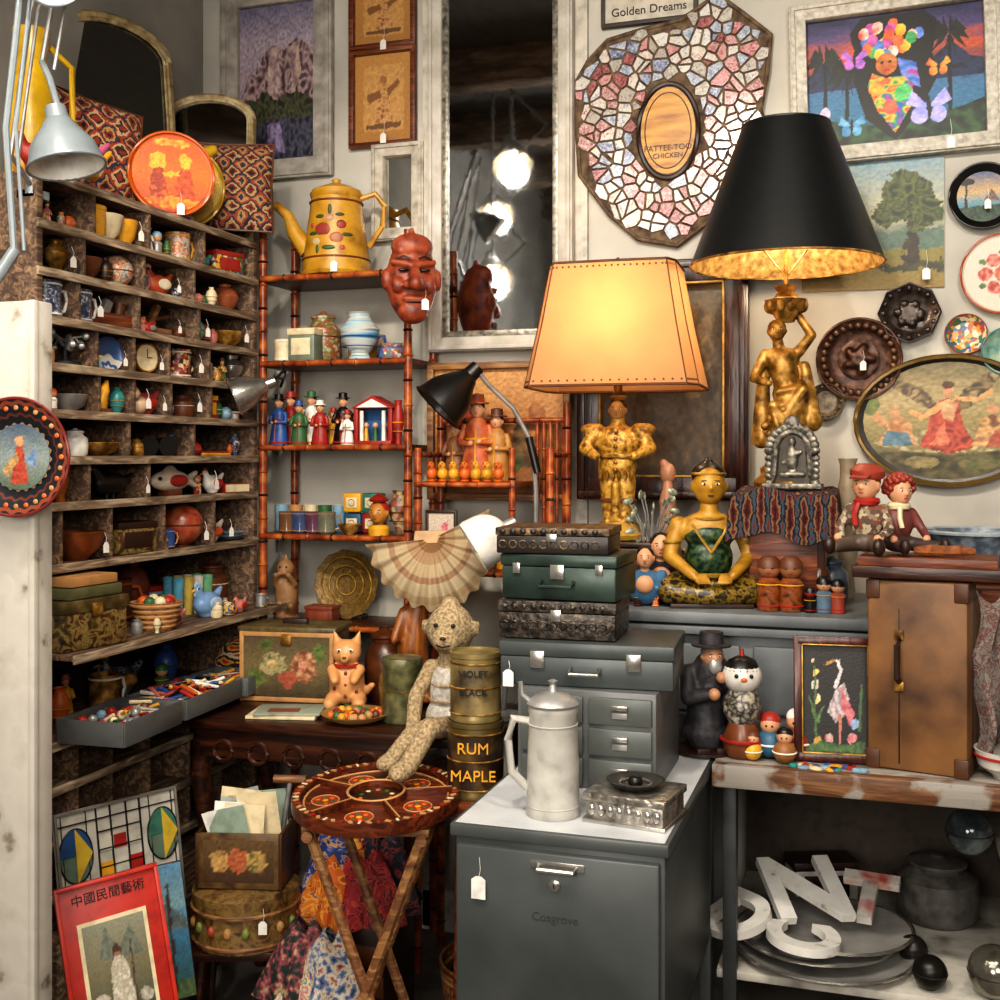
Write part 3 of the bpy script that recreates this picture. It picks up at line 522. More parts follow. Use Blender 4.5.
b=B('black_bird_figure'); b.blob([('s',(0,0,.035),(.05,.022,.025)),('c',(-.035,0,.045),(-.05,0,.065),.013,.012),('c',(.04,0,.04),(.075,0,.055),.01,.004)],BLK,.004); b.cyl((-.06,0,.066),(-.08,0,.062),.005,.001,YEL); b.cyl((-.01,0,0),(-.01,0,.02),.003,.003,BLK); b.cyl((.01,0,0),(.01,0,.02),.003,.003,BLK); S(b,110,6,.14,85)
b=B('painted_wood_fish'); b.blob([('s',(0,0,.03),(.06,.016,.022)),('c',(.05,0,.03),(.08,0,.045),.008,.006),('c',(.05,0,.03),(.08,0,.018),.008,.006),('s',(0,0,.05),(.02,.004,.012))],P('c0b4a4',.4),.004); b.ell((-.045,-.013,.035),.004,BLK); b.ell((.01,-.013,.03),(.03,.005,.012),RED); b.box((0,0,.006),(.04,.03,.012),BRN); S(b,170,6,.16,85)
S(hen('small_painted_hen',.055,WHT,RED),212,6,.07); S(book('small_book',.07,.05,.02,RED),232,6,.07); S(vase('amber_bottle',.07,.035,'tall',P('8a4a12',.2)),60,6,.04)
S(tin('floral_tin',.09,.06,.06,FLR,DBR),128,7,.1); S(ball('red_lacquer_ball',.042,N(['5a1c14','94442c','a86848'],30,.3)),182,7,.085); S(hen('white_and_red_hen',.06,P('c8bdac',.4),P('b8502c',.4)),208,7,.075)
b=B('saucer_stack'); [b.lathe([(.02,i*.008),(.042,i*.008+.008),(.044,i*.008+.009),(.02,i*.008+.003),(0,i*.008+.003)],WHT if i%2 else LBL) for i in range(3)]; b.done(slot(238,7,.09),75); S(vase('dark_bottle',.09,.05,'tall',BLK),40,7,.05); S(bowl('copper_bowl',.05,.05,P('9a5a34',.3,.7)),85,7,.09)
X=-1.78
b=vase('embossed_round_tin',.07,.13,'cyl',N(['2a1a10','6a5030','9a8458'],50,.4,.4,bump=.6),DBR); b.done((X-.07,2.38,RZ[9]),0)
b=B('wicker_basket'); b.lathe([(.035,0),(.045,.02),(.055,.06),(.058,.065),(.05,.065),(.04,.02),(0,.01)],N(['7a2a20','a07850','b8946c'],90,.8,bump=1),seg=28)
for i in range(5): b.ring((0,0,.01+.012*i),.04+.004*i,.004,TAN)
for i in range(9): b.ell((.03*math.cos(i*.8),.03*math.sin(i*.8),.065),.014,[RED,ORG,GRN,CRM][i%4],u=8,v=6)
b.done((-1.72,2.49,RZ[9]),0,sc=1.1)
hen('blue_glass_hen',.1,P('6f8fb4',.2),P('98acc4',.2)).done((-1.72,2.72,RZ[9]),80)
b=B('cordial_glass_set')
for i in range(8):
    x0=(i%4)*.03-.045; y0=(i//4)*.035-.02; b.lathe([(.01,0),(.011,.003),(.012,.05),(.014,.09),(.012,.09),(.01,.01),(0,.008)],[P('5a98b0',.15),P('b8a050',.15),P('c0bcb4',.1),P('6aa07a',.15)][i%4],c=(x0,y0,0),seg=14)
b.done((-1.82,2.78,RZ[9]),75,sc=1.15)
bowl('patterned_bowl',.06,.06,MULT,RED).done((-1.90,2.52,RZ[9])); vase('stoneware_jug',.13,.09,'jar',BRN,CRM).done((-1.84,2.94,RZ[9])); vase('clay_vase',.15,.1,'ball',P('7a3c24')).done((-1.93,2.68,RZ[9]))
TRM=[RED,ORG,YEL,BLU,TEAL,GRN,CRM,WHT,BRN,TAN,LBL,PEW,MULT,MULT2,BW,GOLD,PINK,DBR]
def rnd_item(h,rng):
    a=rng.choice(TRM); c=rng.choice(TRM); k=rng.randrange(9)
    if k==0: return mug('t',h*.8,a,c)
    if k==1: return vase('t',h,h*.6,'ball',a,c)
    if k==2: return vase('t',h,h*.5,'tall',a,c)
    if k==3: return vase('t',h*.8,h*.6,'jar',a,c)
    if k==4: return tin('t',h*.9,h*.5,h*.6,a,c)
    if k==5: return kok('t',h,a,SKIN,c)
    if k==6: return ball('t',h*.38,a,c)
    if k==7: return hen('t',h*.8,a,c)
    return fig('t',h,a,hat=c,trim=CRM)
rng=random.Random(21)
for row in range(0,8):
    b=B('assorted_shelf_trinkets'); hmax=RZ[row]-RZ[row+1]-.02; yy=Y0+.035; bad=list(OCC[row])+[(y-.004,y+.004) for y in DY[row]]
    while yy<Y1-.03:
        h=hmax*rng.uniform(.42,.85); w=h*.6
        if all(yy+w/2+.001<a or yy-w/2-.001>c for a,c in bad):
            it=rnd_item(h,rng); b.merge(it,Matrix.Translation((-1.79+rng.uniform(-.01,.015),yy,RZ[row+1]+.0005))@Matrix.Rotation(R_(rng.uniform(55,90)),4,'Z')); yy+=w+.006
        else: yy+=.006
    if b.v: b.done()
def scatter(name,z,x0,x1,y0,y1,n,h0,h1,seed,rz=0):
    rg=random.Random(seed); b=B(name); pl=[]
    for _ in range(n*12):
        if len(pl)>=n: break
        h=rg.uniform(h0,h1); x=rg.uniform(x0,x1); y=rg.uniform(y0,y1)
        if all(math.hypot(x-a,y-c)>(h+e)*.42 for a,c,e in pl):
            pl.append((x,y,h)); b.merge(rnd_item(h,rg),Matrix.Translation((x,y,z))@Matrix.Rotation(R_(rz+rg.uniform(-25,25)),4,'Z'))
    b.done()
scatter('assorted_shelf_curios',RZ[9],-1.72,-1.68,2.30,2.98,9,.04,.075,5,70)
scatter('assorted_shelf_curios',RZ[9],-1.97,-1.90,2.2,2.98,6,.10,.15,6,70)
scatter('assorted_lower_shelf_curios',RZ[10],-1.95,-1.84,2.2,2.85,9,.08,.15,8,70)
b=B('floral_tin_chest'); b.box((0,0,.045),(.19,.12,.09),FLR); b.box((0,0,.1),(.195,.125,.03),N(['2a2010','4a3c1c','6a5c34'],30,.4)); b.box((0,-.062,.09),(.03,.006,.03),GOLD); b.done((-1.74,2.215,1.01),80)
b=B('pair_of_books'); b.box((0,0,.0125),(.17,.11,.025),P('5a5a3a')); b.box((0,0,.038),(.15,.10,.022),TAN); b.done((-1.74,2.215,1.1265),85)
def tray(n,w,dp,h):
    b=B(n); b.box((0,0,.004),(w,dp,.008),GREY)
    for q in (-1,1): b.box((q*w/2,0,h/2),(.006,dp,h),GREY,bev=.001); b.box((0,q*dp/2,h/2),(w,.006,h),GREY,bev=.001)
    return b
b=tray('metal_tray_of_crayons',.17,.28,.05); random.seed(5)
for i in range(80):
    x0=random.uniform(-.055,.055); y0=random.uniform(-.105,.105); a=random.uniform(-.6,.6); b.cyl((x0-.03*math.cos(a),y0-.03*math.sin(a),.015+random.random()*.045),(x0+.03*math.cos(a),y0+.03*math.sin(a),.02+random.random()*.045),.006,.004,random.choice([RED,RED,ORG,YEL,CRM,BLU,PINK,BLK,WHT]),7)
b.done((-1.69,2.57,.801),3)
b=tray('metal_tray_of_trinkets',.17,.24,.055)
for i in range(24): b.ell((random.uniform(-.06,.06),random.uniform(-.1,.1),.02+random.random()*.03),random.uniform(.008,.015),random.choice([CRM,PEW,BRN,LBL,RED,YEL]),u=8,v=6)
for i in range(26): x0=random.uniform(-.05,.05); y0=random.uniform(-.09,.09); b.cyl((x0-.03,y0,.02+random.random()*.04),(x0+.03,y0+random.uniform(-.03,.03),.02+random.random()*.045),.005,.004,random.choice([CRM,PEW,BRN,GRN,RED,YEL]),7)
b.done((-1.67,2.28,.801),3)
b=tray('metal_tray_of_pens',.17,.13,.05)
for i in range(24):b.cyl((random.uniform(-.06,.06),-.045,.02+random.random()*.03),(random.uniform(-.06,.06),.045,.02+random.random()*.03),.005,.005,random.choice([CRM,PEW,BRN,RED,YEL]),7)
b.done((-1.69,2.79,.801),3)
b=B('striped_woven_pouch'); b.blob([('s',(0,0,.07),(.1,.075,.065)),('s',(.05,0,.09),(.06,.06,.055)),('s',(-.06,0,.05),(.05,.06,.045))],KL(['a03018','c08430','2a1a12','b8a888','94381c','c88434'],24,'yz'),.008,4); b.done((-1.71,2.935,.80))
# ---------------------------------------------------------------- on top of unit
TZ=2.082
kil=KL(['1c1620','7a2418','a88250','2c2a3c','94381c','b89c74','3a2418','882c18'],14,'xz',nzk=.55); kil2=KL(['1a1820','6a2418','a0845c','20242c','8a3824','98784c','2c2a3c'],19,'xz',nzk=.55)
def pillow(n,w,m,loc,rot):
    b=B(n); bm=bmesh.new(); bmesh.ops.create_grid(bm,x_segments=16,y_segments=16,size=w/2); vs=set(bm.verts[:])
    bmesh.ops.duplicate(bm,geom=bm.verts[:]+bm.edges[:]+bm.faces[:])
    for v in bm.verts:
        u=v.co.x/(w/2); t=v.co.y/(w/2); f=max(0,(1-u*u)*(1-t*t))**.45
        s=-1 if v in vs else 1; e=1-.06*(1-abs(u*t))*(max(abs(u),abs(t))**4)
        v.co=Vector((v.co.x*e,s*f*w*.17,v.co.y*e))
    bmesh.ops.remove_doubles(bm,verts=bm.verts[:],dist=1e-5); bmesh.ops.recalc_face_normals(bm,faces=bm.faces[:]); b.add(bm,m)
    b.tube([(-w/2,0,-w/2),(0,0,-w*.48),(w/2,0,-w/2),(w*.48,0,0),(w/2,0,w/2),(0,0,w*.48),(-w/2,0,w/2),(-w*.48,0,0)],.004,BRN,6,True)
    b.done(loc,rot=rot)
pillow('embroidered_cushion',.30,kil,(-1.95,2.52,TZ+.165),(R_(-12),R_(8),R_(62)))
pillow('embroidered_cushion',.28,kil2,(-1.80,2.94,TZ+.15),(R_(-14),R_(0),R_(26)))
def dplate(n,r,fn,rim,loc,rz,extra=None):
    b=B(n); b.lathe([(0,0),(r*.7,0),(r*.95,.012),(r,.014),(r*.7,-.004),(0,-.004)],P(rim,.35),r=(math.pi/2,0,0),c=(0,0,r)); b.ring((0,-.014,r),r*.98,.004,P(rim,.3),'xz'); b.canvas(r*.9,r*.9,-.0135,fn,64,64,c=(0,r),ellipse=True); b.box((0,.016,.006),(.1,.05,.012),DBR)
    if extra: extra(b)
    b.tag((.02,-.03,.06),.03); b.done(loc,rz)
of=painter([(-1,'b03408'),(0,'d8680c'),(1,'c04c08')],[('e',-.35,.3,.22,.25,['d89818','e0b030']),('p',[(-.5,.1),(-.2,.15),(-.1,-.7),(-.6,-.7)],['b03c08','8c2004','c86010']),('e',.35,.35,.16,.2,['d89818','e0b030']),('p',[(.15,.15),(.5,.1),(.6,-.7),(.1,-.7)],['a02c04','c8540c']),('p',[(-.2,0),(.2,.1),(.2,0),(-.2,-.12)],'e0a428'),('e',0,-.75,.7,.14,['d89010','b84808']),('e',0,.8,.5,.1,['e0b030','c06010'])],wob=.06,fr=7)
dplate('orange_painted_plate',.112,of,'c0540c',(-1.775,2.635,TZ),42)
yf=painter([(-1,'b08810'),(1,'c09818')],[('e',.0,-.1,.5,.5,['b88814','8a6a0c','d0a424']),('p',[(.1,.2),(.3,.7),(.6,.6),(.3,.1)],['c03c10','d0a424']),('e',-.4,-.3,.3,.2,['4a5a14','6a7a20'])])
def rst(b): b.blob([('s',(.02,-.01,.18),(.06,.02,.05)),('c',(.03,-.01,.19),(.085,-.01,.225),.024,.016),('c',(-.02,-.01,.18),(-.06,-.01,.22),.02,.008)],P('b89418',.35),.006)
dplate('yellow_rooster_plate',.118,yf,'a88414',(-1.84,2.78,TZ),40,rst)
def lmirror(n,w,h,loc,rz):
    b=B(n); pts=[(-w/2,0),(w/2,0),(w/2,h*.85)]+[(w/2*math.cos(a*math.pi/12),h*.85+h*.15*math.sin(a*math.pi/12)) for a in range(1,12)]+[(-w/2,h*.85)]
    b.prism(pts,0,.008,P('aab0b4',.05,1,var=.04,bump=0)); b.tube([(p[0],0,p[1]) for p in pts],.015,N(['6a5a40','9a865e','b4a684'],50,.5,.1),8,True); b.tube([(p[0]*.92,-.008,p[1]*.96+.01) for p in pts],.005,N(['6a5a40','9a865e','b4a684'],50,.5,.1),6,True)
    b.done(loc,rot=(R_(-6),0,R_(rz)))
lmirror('arched_gilt_mirror',.34,.60,(-2.01,2.75,TZ+.015),64); lmirror('arched_gilt_mirror',.25,.44,(-1.90,3.01,TZ+.015),22)
b=B('yellow_enamel_pitcher'); b.lathe([(.04,0),(.06,.03),(.065,.14),(.05,.26),(.035,.33),(.045,.4),(.038,.4),(.03,.33),(0,.3)],P('c8a01c',.3)); b.tube([(.045,0,.37),(.1,0,.33),(.1,0,.2),(.06,0,.12)],.008,P('c8a01c',.3)); b.done((-1.95,2.31,TZ),60)
b=B('carved_rooster_flock')
for i,(dx,dy) in enumerate([(0,0),(-.06,-.05),(.05,-.06),(.02,-.12),(-.04,.05)]):
    m=[ORG,RED,YEL,P('a04a6a'),YEL][i]; b.blob([('s',(dx,dy,.035),(.03,.02,.025)),('c',(dx-.02,dy,.04),(dx-.03,dy,.07),.012,.01),('c',(dx+.02,dy,.04),(dx+.045,dy,.065),.012,.005),('s',(dx,dy,.008),(.02,.018,.009))],m,.004,1)
b.done((-1.80,2.21,TZ),60,sc=1.1)
# ---------------------------------------------------------------- white post + hanging plate + desk lamps
yP=1.80; x0,d=oy(-25,yP); x1,_=oy(44,yP)
PAINT=N(['5a4a3c','aaa498','b8b2a8','aea89e'],9,.75,bump=.4,pos=[.33,.39,.5,.7])
b=B('trim_post'); b.box(((x0+x1)/2,yP,.87),(x1-x0,.05,1.74),PAINT,bev=.004); b.box((x1-.004,yP-.024,.87),(.014,.014,1.74),PAINT,bev=.002); b.done()
x,d=oy(18,yP-.05); r=60*d/F
b=B('painted_folk_plate'); b.lathe([(0,-.002),(r*.6,-.002),(r*.72,.006),(r*.97,.016),(r,.017),(r*.99,.013),(r*.7,-.006),(0,-.008)],RG(['8a2c20','94785c','14161c','5a2a20','1a1c22','7c3c28','14161c'],[0,.5,.56,.68,.73,.86,.93],r*1.0,24,.02),r=(math.pi/2,0,0),c=(0,0,0),seg=56)
b.ring((0,-.016,0),r*.98,.003,P('6a2018',.4),'xz',56)
b.canvas(r*.55,r*.55,-.0005,painter([(-1,'4a5844'),(0,'7a8480'),(1,'3c4c60')],[('p',[(-.3,-.8),(-.1,.3),(.1,.4),(.3,-.8)],['8a2c20','a84830']),('e',0,.5,.13,.15,'b88860'),('p',[(-.6,-.4),(-.1,.1),(0,-.1),(-.4,-.6)],['8a6a40','b89058']),('p',[(.15,-.1),(.6,.3),(.5,-.3)],['3c5a8a','7a94b0'])]),40,40,ellipse=True)
for i in range(28): a=2*math.pi*i/28; b.ell((r*.82*math.cos(a),-.0115,r*.82*math.sin(a)),(.005,.002,.005),TAN if i%2 else ORG,u=8,v=6)
b.done((x,yP-.046,zz(457,d)),8)
def cone_lamp_head(b,tip,mouth,r0,r1,mo,mi,bulb=None):
    tip=Vector(tip); mouth=Vector(mouth); L=(mouth-tip).length; q=Vector((0,0,1)).rotation_difference((mouth-tip).normalized()).to_matrix().to_4x4()
    M0=b.M; b.M=M0@Matrix.Translation(tip)@q
    b.lathe([(0,-L*.35),(r0*.7,-L*.33),(r0*.8,-L*.05),(r0,0),(r0*1.15,L*.1),(r1*.85,L*.55),(r1,L),(r1*1.03,L)],mo,seg=28); b.lathe([(r1*.98,L),(r1*.82,L*.56),(r0,L*.12),(0,L*.1)],mi,seg=28,cap=False)
    b.ell((0,0,L*.5),r0*.75,bulb or mi,u=12,v=8); b.ring((0,0,L),r1*1.01,.003,mo); b.M=M0
G2=P('7a8388',.35,.2,var=.1)
y=2.0; x,d=oy(62,y); z=zz(150,d)
b=B('grey_desk_lamp'); cone_lamp_head(b,(-.01,0,.06),(.012,0,-.035),.03,.078,G2,WHT)
b.tube([(-.01,0,.09),(-.03,.0,.15),(-.05,0,.19)],.007,G2); b.tube([(-.05,0,.19),(.0,.0,.42),(.03,0,.62)],.006,PEW); b.tube([(-.02,0,.17),(.03,0,.40),(.06,0,.6)],.004,PEW)
b.tube([(.03,0,.62),(-.08,.0,.3),(-.13,.0,.0),(-.16,.1,-.045)],.006,PEW); b.tube([(.06,0,.6),(-.06,.0,.3),(-.11,.0,.0)],.004,PEW); b.ell((.03,0,.62),.016,G2); b.cyl((-.16,.1,-.06),(-.16,.1,.0),.015,.012,G2); b.box((-.17,.115,-.058),(.05,.05,.02),G2)
b.done((x,y,z))
y=1.9; x,d=oy(14,y)
b=B('spring_arm_lamp'); b.tube([(0,0,0),(-.02,0,.25),(.02,0,.55)],.007,G2); b.tube([(.025,0,-.0),(.005,0,.25),(.045,0,.55)],.004,G2); b.cyl((.0,-.08,-.1),(.0,0,.0),.012,.012,G2); b.cyl((-.0,-.09,-.118),(0,-.085,-.09),.026,.03,G2); cone_lamp_head(b,(.05,0,.6),(.12,-.02,.54),.03,.07,G2,WHT); b.done((x,y,1.74+.12))
y,d=ox(252,-1.70); z=zz(385,d)
b=B('chrome_clip_lamp'); cone_lamp_head(b,(0,0,0),(-.075,-.04,-.035),.022,.055,SILV,WHT); b.tube([(.02,.01,.01),(.05,.03,.05),(.02,.07,.02),(.0,.09,0)],.004,BLK); b.box((.02,.05,.03),(.03,.05,.02),BLK,(0,.3,.4)); b.done((-1.66,2.93,z))
# ---------------------------------------------------------------- bamboo etagere
EY0,EY1=3.07,3.27; xa=oy(263,3.07)[0]; xb=oy(408,3.07)[0]
def bamboo(b,p,q,r,m=BAM):
    p=Vector(p); q=Vector(q); b.cyl(p,q,r,r,m,10); L=(q-p).length; n=int(L/.07); dr=(q-p).normalized(); Q=Vector((0,0,1)).rotation_difference(dr).to_matrix().to_4x4()
    for i in range(1,n):
        M0=b.M; b.M=M0@Matrix.Translation(p+dr*L*i/n)@Q; b.lathe([(r,-.004),(r*1.3,0),(r,.004)],DBR if i%2 else m,seg=10,cap=False); b.M=M0
b=B('bamboo_etagere')
for x in (xa,xb):
    for y in (EY0,EY1): bamboo(b,(x,y,0),(x,y,2.17 if x==xa else 2.1),.012)
EZ=[1.985,1.73,1.48,1.215,.95]
for z in EZ:
    b.box(((xa+xb)/2,(EY0+EY1)/2,z-.008),(xb-xa+.02,EY1-EY0+.02,.016),WD('3a1a0c','6a3418',6,'X',.4)); bamboo(b,(xa,EY0-.012,z-.008),(xb,EY0-.012,z-.008),.009)
b.done()
EX=lambda px,y=3.12: oy(px,y)[0]
YP=N(['7c5410','ac7c1c','bc8c2c','94681c'],14,.4)
b=B('tole_painted_coffee_pot'); b.lathe([(.108,0),(.112,.008),(.105,.012),(.1,.05),(.075,.235),(.078,.24),(.08,.25),(.074,.252),(.068,.245),(.07,.05),(0,.03)],YP,seg=40); b.lathe([(.076,.25),(.074,.26),(.04,.275),(.012,.285),(.014,.295),(0,.3)],YP,seg=32)
b.tube([(-.085,0,.08),(-.13,0,.14),(-.15,0,.19),(-.19,0,.225)],[.03,.024,.016,.013],YP,12); b.tube([(.07,0,.235),(.12,0,.25),(.15,0,.21),(.14,0,.15),(.1,0,.09)],[.009]*5,YP,8)
for cx,cz,rx,rz_,m in [(-.02,.13,.024,.02,P('842c20')),(-.012,.135,.012,.01,P('b06848')),(.022,.105,.02,.016,P('a0603c')),(.035,.145,.015,.013,P('8a2c20')),(-.04,.095,.014,.01,P('b8a880')),(0,.165,.013,.01,P('b88a70')),(-.05,.12,.018,.006,P('3a4a1c')),(.052,.115,.018,.006,P('3a4a1c')),(0,.075,.02,.007,P('34501c')),(.0,.19,.006,.016,P('3a4a1c')),(-.03,.17,.015,.006,P('3a4a1c')),(.03,.175,.014,.005,P('3a4a1c')),(-.035,.07,.006,.014,P('3a4a1c')),(.04,.075,.008,.008,P('a84a34')),(-.055,.145,.009,.008,P('a84a34'))]:
    ry=.105-(cz-.012)*.13; yy=-math.sqrt(max(0,ry*ry-cx*cx)); b.ell((cx,yy,cz),(rx,.003,rz_),m,(0,0,math.atan2(cx,-yy)),u=12,v=8)
b.ring((0,0,.05),.101,.003,P('6a3414')); b.ring((0,0,.222),.079,.003,P('6a3414')); b.tag((.02,-.105,.05),.02)
b.done((EX(335,3.14),3.15,EZ[0]+.0005),12)
vase('blue_and_white_vase',.145,.12,'tall',N(['4a84a8','a0bcc4','c4c0b4','5a8ca8'],16,.3,sv=(.3,.3,6),det=1),BLU).done((EX(357,3.12),3.14,EZ[1]))
vase('floral_ginger_jar',.16,.11,'jar',N(['b8ac94','8a3c24','6a7444','c0b49c'],50,.3,det=2),BRN).done((EX(322,3.18),3.19,EZ[1]))
tin('lidded_green_tin',.09,.07,.1,P('6a7464',.4),CRM).done((EX(303,3.1),3.12,EZ[1]))
mug('cream_cup',.07,CRM).done((EX(284,3.12),3.12,EZ[1]))
scatter('small_shelf_ornaments',EZ[1],xa+.05,xb-.04,3.235,3.25,4,.10,.15,31)
cols=[BLU,RED,GRN,WHT,RED,YEL,BLK,PINK]; pxs=[277,287,297,308,318,330,341]
for i,p in enumerate(pxs):
    h=[.15,.16,.13,.16,.13,.11,.15][i]; fig('wooden_nutcracker_figure',h,cols[i],hat=[BLK,RED,BLU,GRN,WHT,RED,BLK][i],trim=YEL if i%2 else RED).done((EX(p+2,3.11+.05*(i%2)),3.11+.06*(i%2),EZ[2]),random.uniform(-10,20))
b=B('toy_soldier_row')
for i in range(12): b.merge(fig('t',.085+.012*(i%3),[RED,ORG,BLU,CRM,GRN][i%5],hat=[RED,BLK,YEL][i%3]),Matrix.Translation((i*.034,0,0)))
b.done((EX(278,3.2),3.235,EZ[2]))
b=B('red_puppet_theater'); b.box((0,0,.006),(.12,.07,.012),RED)
for q in (-1,1): b.box((q*.055,0,.06),(.012,.06,.1),RED); b.cyl((q*.035,-.03,.012),(q*.035,-.03,.1),.006,.006,WHT)
b.box((0,.025,.06),(.11,.006,.1),P('2c5a8a')); b.prism([(-.068,.108),(.068,.108),(.0,.145)],-.035,.07,RED); b.prism([(-.05,.11),(.05,.11),(0,.135)],-.038,.003,WHT)
for i in range(3): b.cyl((-.03+.03*i,-.01,.012),(-.03+.03*i,-.01,.05),.009,.005,[YEL,GRN,PINK][i]); b.ell((-.03+.03*i,-.01,.058),.009,SKIN,u=8,v=6)
b.done((EX(374,3.11),3.13,EZ[2])); vase('tall_red_candle_vase',.13,.035,'tall',RED,YEL).done((EX(397,3.1),3.11,EZ[2]))
fig('santa_figure',.1,WHT,hat=RED,trim=RED).done((EX(348,3.09),3.085,EZ[2]))
for i,p in enumerate((286,299,312,325)): mug('glass_mug',.065,P(['6a4a34','3c4a6c','5a3a4c','6a6a5a'][i],.12),P('907050',.2)).done((EX(p,3.1),3.11,EZ[3]),20)
b=B('row_of_small_glasses')
for i in range(7): b.lathe([(.018,0),(.019,.004),(.022,.08),(.02,.08),(.017,.008),(0,.008)],[LBL,TAN,CRM,GRN][i%4],c=(i*.05,0,0),seg=16)
b.done((EX(280,3.2),3.21,EZ[3]))
b=B('stacked_tea_tins')
for i,(dx,dz,m) in enumerate([(0,0,P('1c4a6a')),(0,.062,YEL),(.062,0,RED),(.062,.062,P('2a6a5a'))]): b.box((dx,0,dz+.03),(.058,.05,.058),m); b.box((dx,-.026,dz+.03),(.035,.003,.03),CRM); b.ring((dx,-.026,dz+.03),.01,.002,BRN,'xz',12)
b.done((EX(348,3.12),3.17,EZ[3]))
b=B('carved_face_totem'); b.lathe([(.03,0),(.032,.02),(.025,.03)],YEL); b.head((0,0,.065),.035,P('b0762c'),RED); b.lathe([(.025,.098),(.03,.105),(.0,.125)],RED); b.done((EX(376,3.08),3.1,EZ[3]))
vase('patterned_vase',.13,.07,'tall',V(['a8946c','5a4a34','8a4a3c'],80,.4),BRN).done((EX(396,3.13),3.16,EZ[3])); bowl('trinket_bowl',.035,.03,GOLD).done((EX(345,3.06),3.095,EZ[3]))
b=B('wooden_monkey_carving'); b.blob([('s',(0,0,.07),(.035,.03,.07)),('s',(0,-.005,.155),(.028,.028,.03)),('c',(-.03,-.01,.11),(-.02,-.04,.14),.011,.009),('c',(.03,-.01,.11),(.02,-.04,.14),.011,.009),('c',(-.02,-.02,.03),(-.03,-.05,.05),.018,.012),('c',(.02,-.02,.03),(.03,-.05,.05),.018,.012),('s',(0,-.028,.148),(.014,.012,.012)),('c',(0,0,.175),(0,0,.2),.01,.006),('s',(0,0,.01),(.04,.04,.012))],P('84603c',.6),.005); b.ell((-.01,-.03,.163),.003,BLK);b.ell((.01,-.03,.163),.003,BLK); b.done((EX(283,3.1),3.12,EZ[4]),10)
b=B('engraved_brass_tray'); r=.105; b.lathe([(0,0),(r*.8,0),(r*.97,.01),(r,.01),(r*.8,-.004),(0,-.004)],N(['54401c','7c6030','5a441c','94783c'],60,.4,.3,bump=.6),r=(math.pi/2-.12,0,0),c=(0,0,r),seg=40,wob=.03,nw=12); b.box((0,.02,.006),(.1,.05,.012),DBR)
for rr in (.3,.55,.8): b.ring((0,-.006,r),r*rr,.0025,GOLDP,'xz')
b.done((EX(347,3.2),3.2,EZ[4]))
tin('small_red_box',.09,.06,.05,P('6a2a18'),P('7c3a20')).done((EX(318,3.08),3.11,EZ[4]))
sk=N(['4a1c10','84381f','a0542f'],25,.5,bump=.4)
b=B('carved_face_mask'); b.blob([('s',(0,0,0),(.072,.05,.12)),('s',(0,-.02,-.09),(.045,.04,.035)),('c',(0,-.05,.035),(0,-.085,-.02),.012,.02),('s',(-.02,-.07,-.022),.014),('s',(.02,-.07,-.022),.014),('c',(-.055,-.035,.045),(-.012,-.055,.035),.01,.01),('c',(.055,-.035,.045),(.012,-.055,.035),.01,.01),
 ('s',(-.042,-.04,-.02),(.02,.016,.022)),('s',(.042,-.04,-.02),(.02,.016,.022)),('c',(-.025,-.047,-.058),(.025,-.047,-.058),.008,.008),('c',(-.02,-.048,-.078),(.02,-.048,-.078),.008,.008),('s',(0,-.01,.09),(.06,.04,.04)),('c',(0,0,.12),(0,.0,.14),.012,.008),('s',(-.075,0,0),(.01,.02,.03)),('s',(.075,0,0),(.01,.02,.03)),('c',(-.04,-.035,.075),(.04,-.035,.075),.006,.006),('c',(-.035,-.032,.095),(.035,-.032,.095),.005,.005)],sk,.0045,1)
for q in (-1,1): b.ell((q*.03,-.051,.02),(.016,.007,.005),BLK); b.tube([(q*.05,-.043,.05),(q*.03,-.056,.058),(q*.012,-.06,.05)],.003,DBR,6)
b.ell((0,-.053,-.068),(.024,.006,.003),BLK); b.tag((.03,-.05,-.02),.04)
x,d=oy(411,2.98); b.done((x,2.985,zz(280,d)),30)
xc0=oy(418,3.0)[0]; xc1=oy(550,3.0)[0]; xm=oy(512,3.0)[0]
b=B('bamboo_side_stand')
for x in (xc0,xc1):
    for y in (3.0,3.18): bamboo(b,(x,y,0),(x,y,1.47 if y<3.1 else 1.6),.011)
bamboo(b,(xm,3.0,1.13),(xm,3.0,1.47),.009)
b.box(((xc0+xm)/2,3.09,1.368),(xm-xc0+.02,.2,.014),P('6a3014',.4)); bamboo(b,(xc0,2.99,1.368),(xm,2.99,1.368),.008)
b.box(((xc0+xc1)/2,3.09,1.123),(xc1-xc0+.02,.2,.014),P('6a3014',.4)); bamboo(b,(xc0,2.99,1.123),(xc1,2.99,1.123),.008)
bamboo(b,(xc0,3.18,1.55),(xc1,3.18,1.55),.008); bamboo(b,(xc0,3.0,1.45),(xc0,3.18,1.45),.007); bamboo(b,(xc1,3.0,1.45),(xc1,3.18,1.45),.007)
for i in range(5): xx=xm+.02+i*(xc1-xm-.03)/4; bamboo(b,(xx,3.18,1.13),(xx,3.18,1.55),.005)
b.done()
b=B('row_of_toy_chicks')
for i in range(7):
    x=i*.033; m=YEL if i%3 else ORG; b.blob([('s',(x,0,.022),(.016,.018,.018)),('s',(x,-.008,.045),.012),('s',(x,.015,.03),(.006,.01,.006))],m,.004,1); b.cyl((x,-.018,.045),(x,-.028,.043),.004,.001,ORG,8); b.ell((x-.005,-.018,.05),.002,BLK,u=6,v=5); b.ell((x+.005,-.018,.05),.002,BLK,u=6,v=5); b.ring((x,0,.003),.01,.003,ORG,n=10)
b.done((xc0+.03,3.03,1.3755))
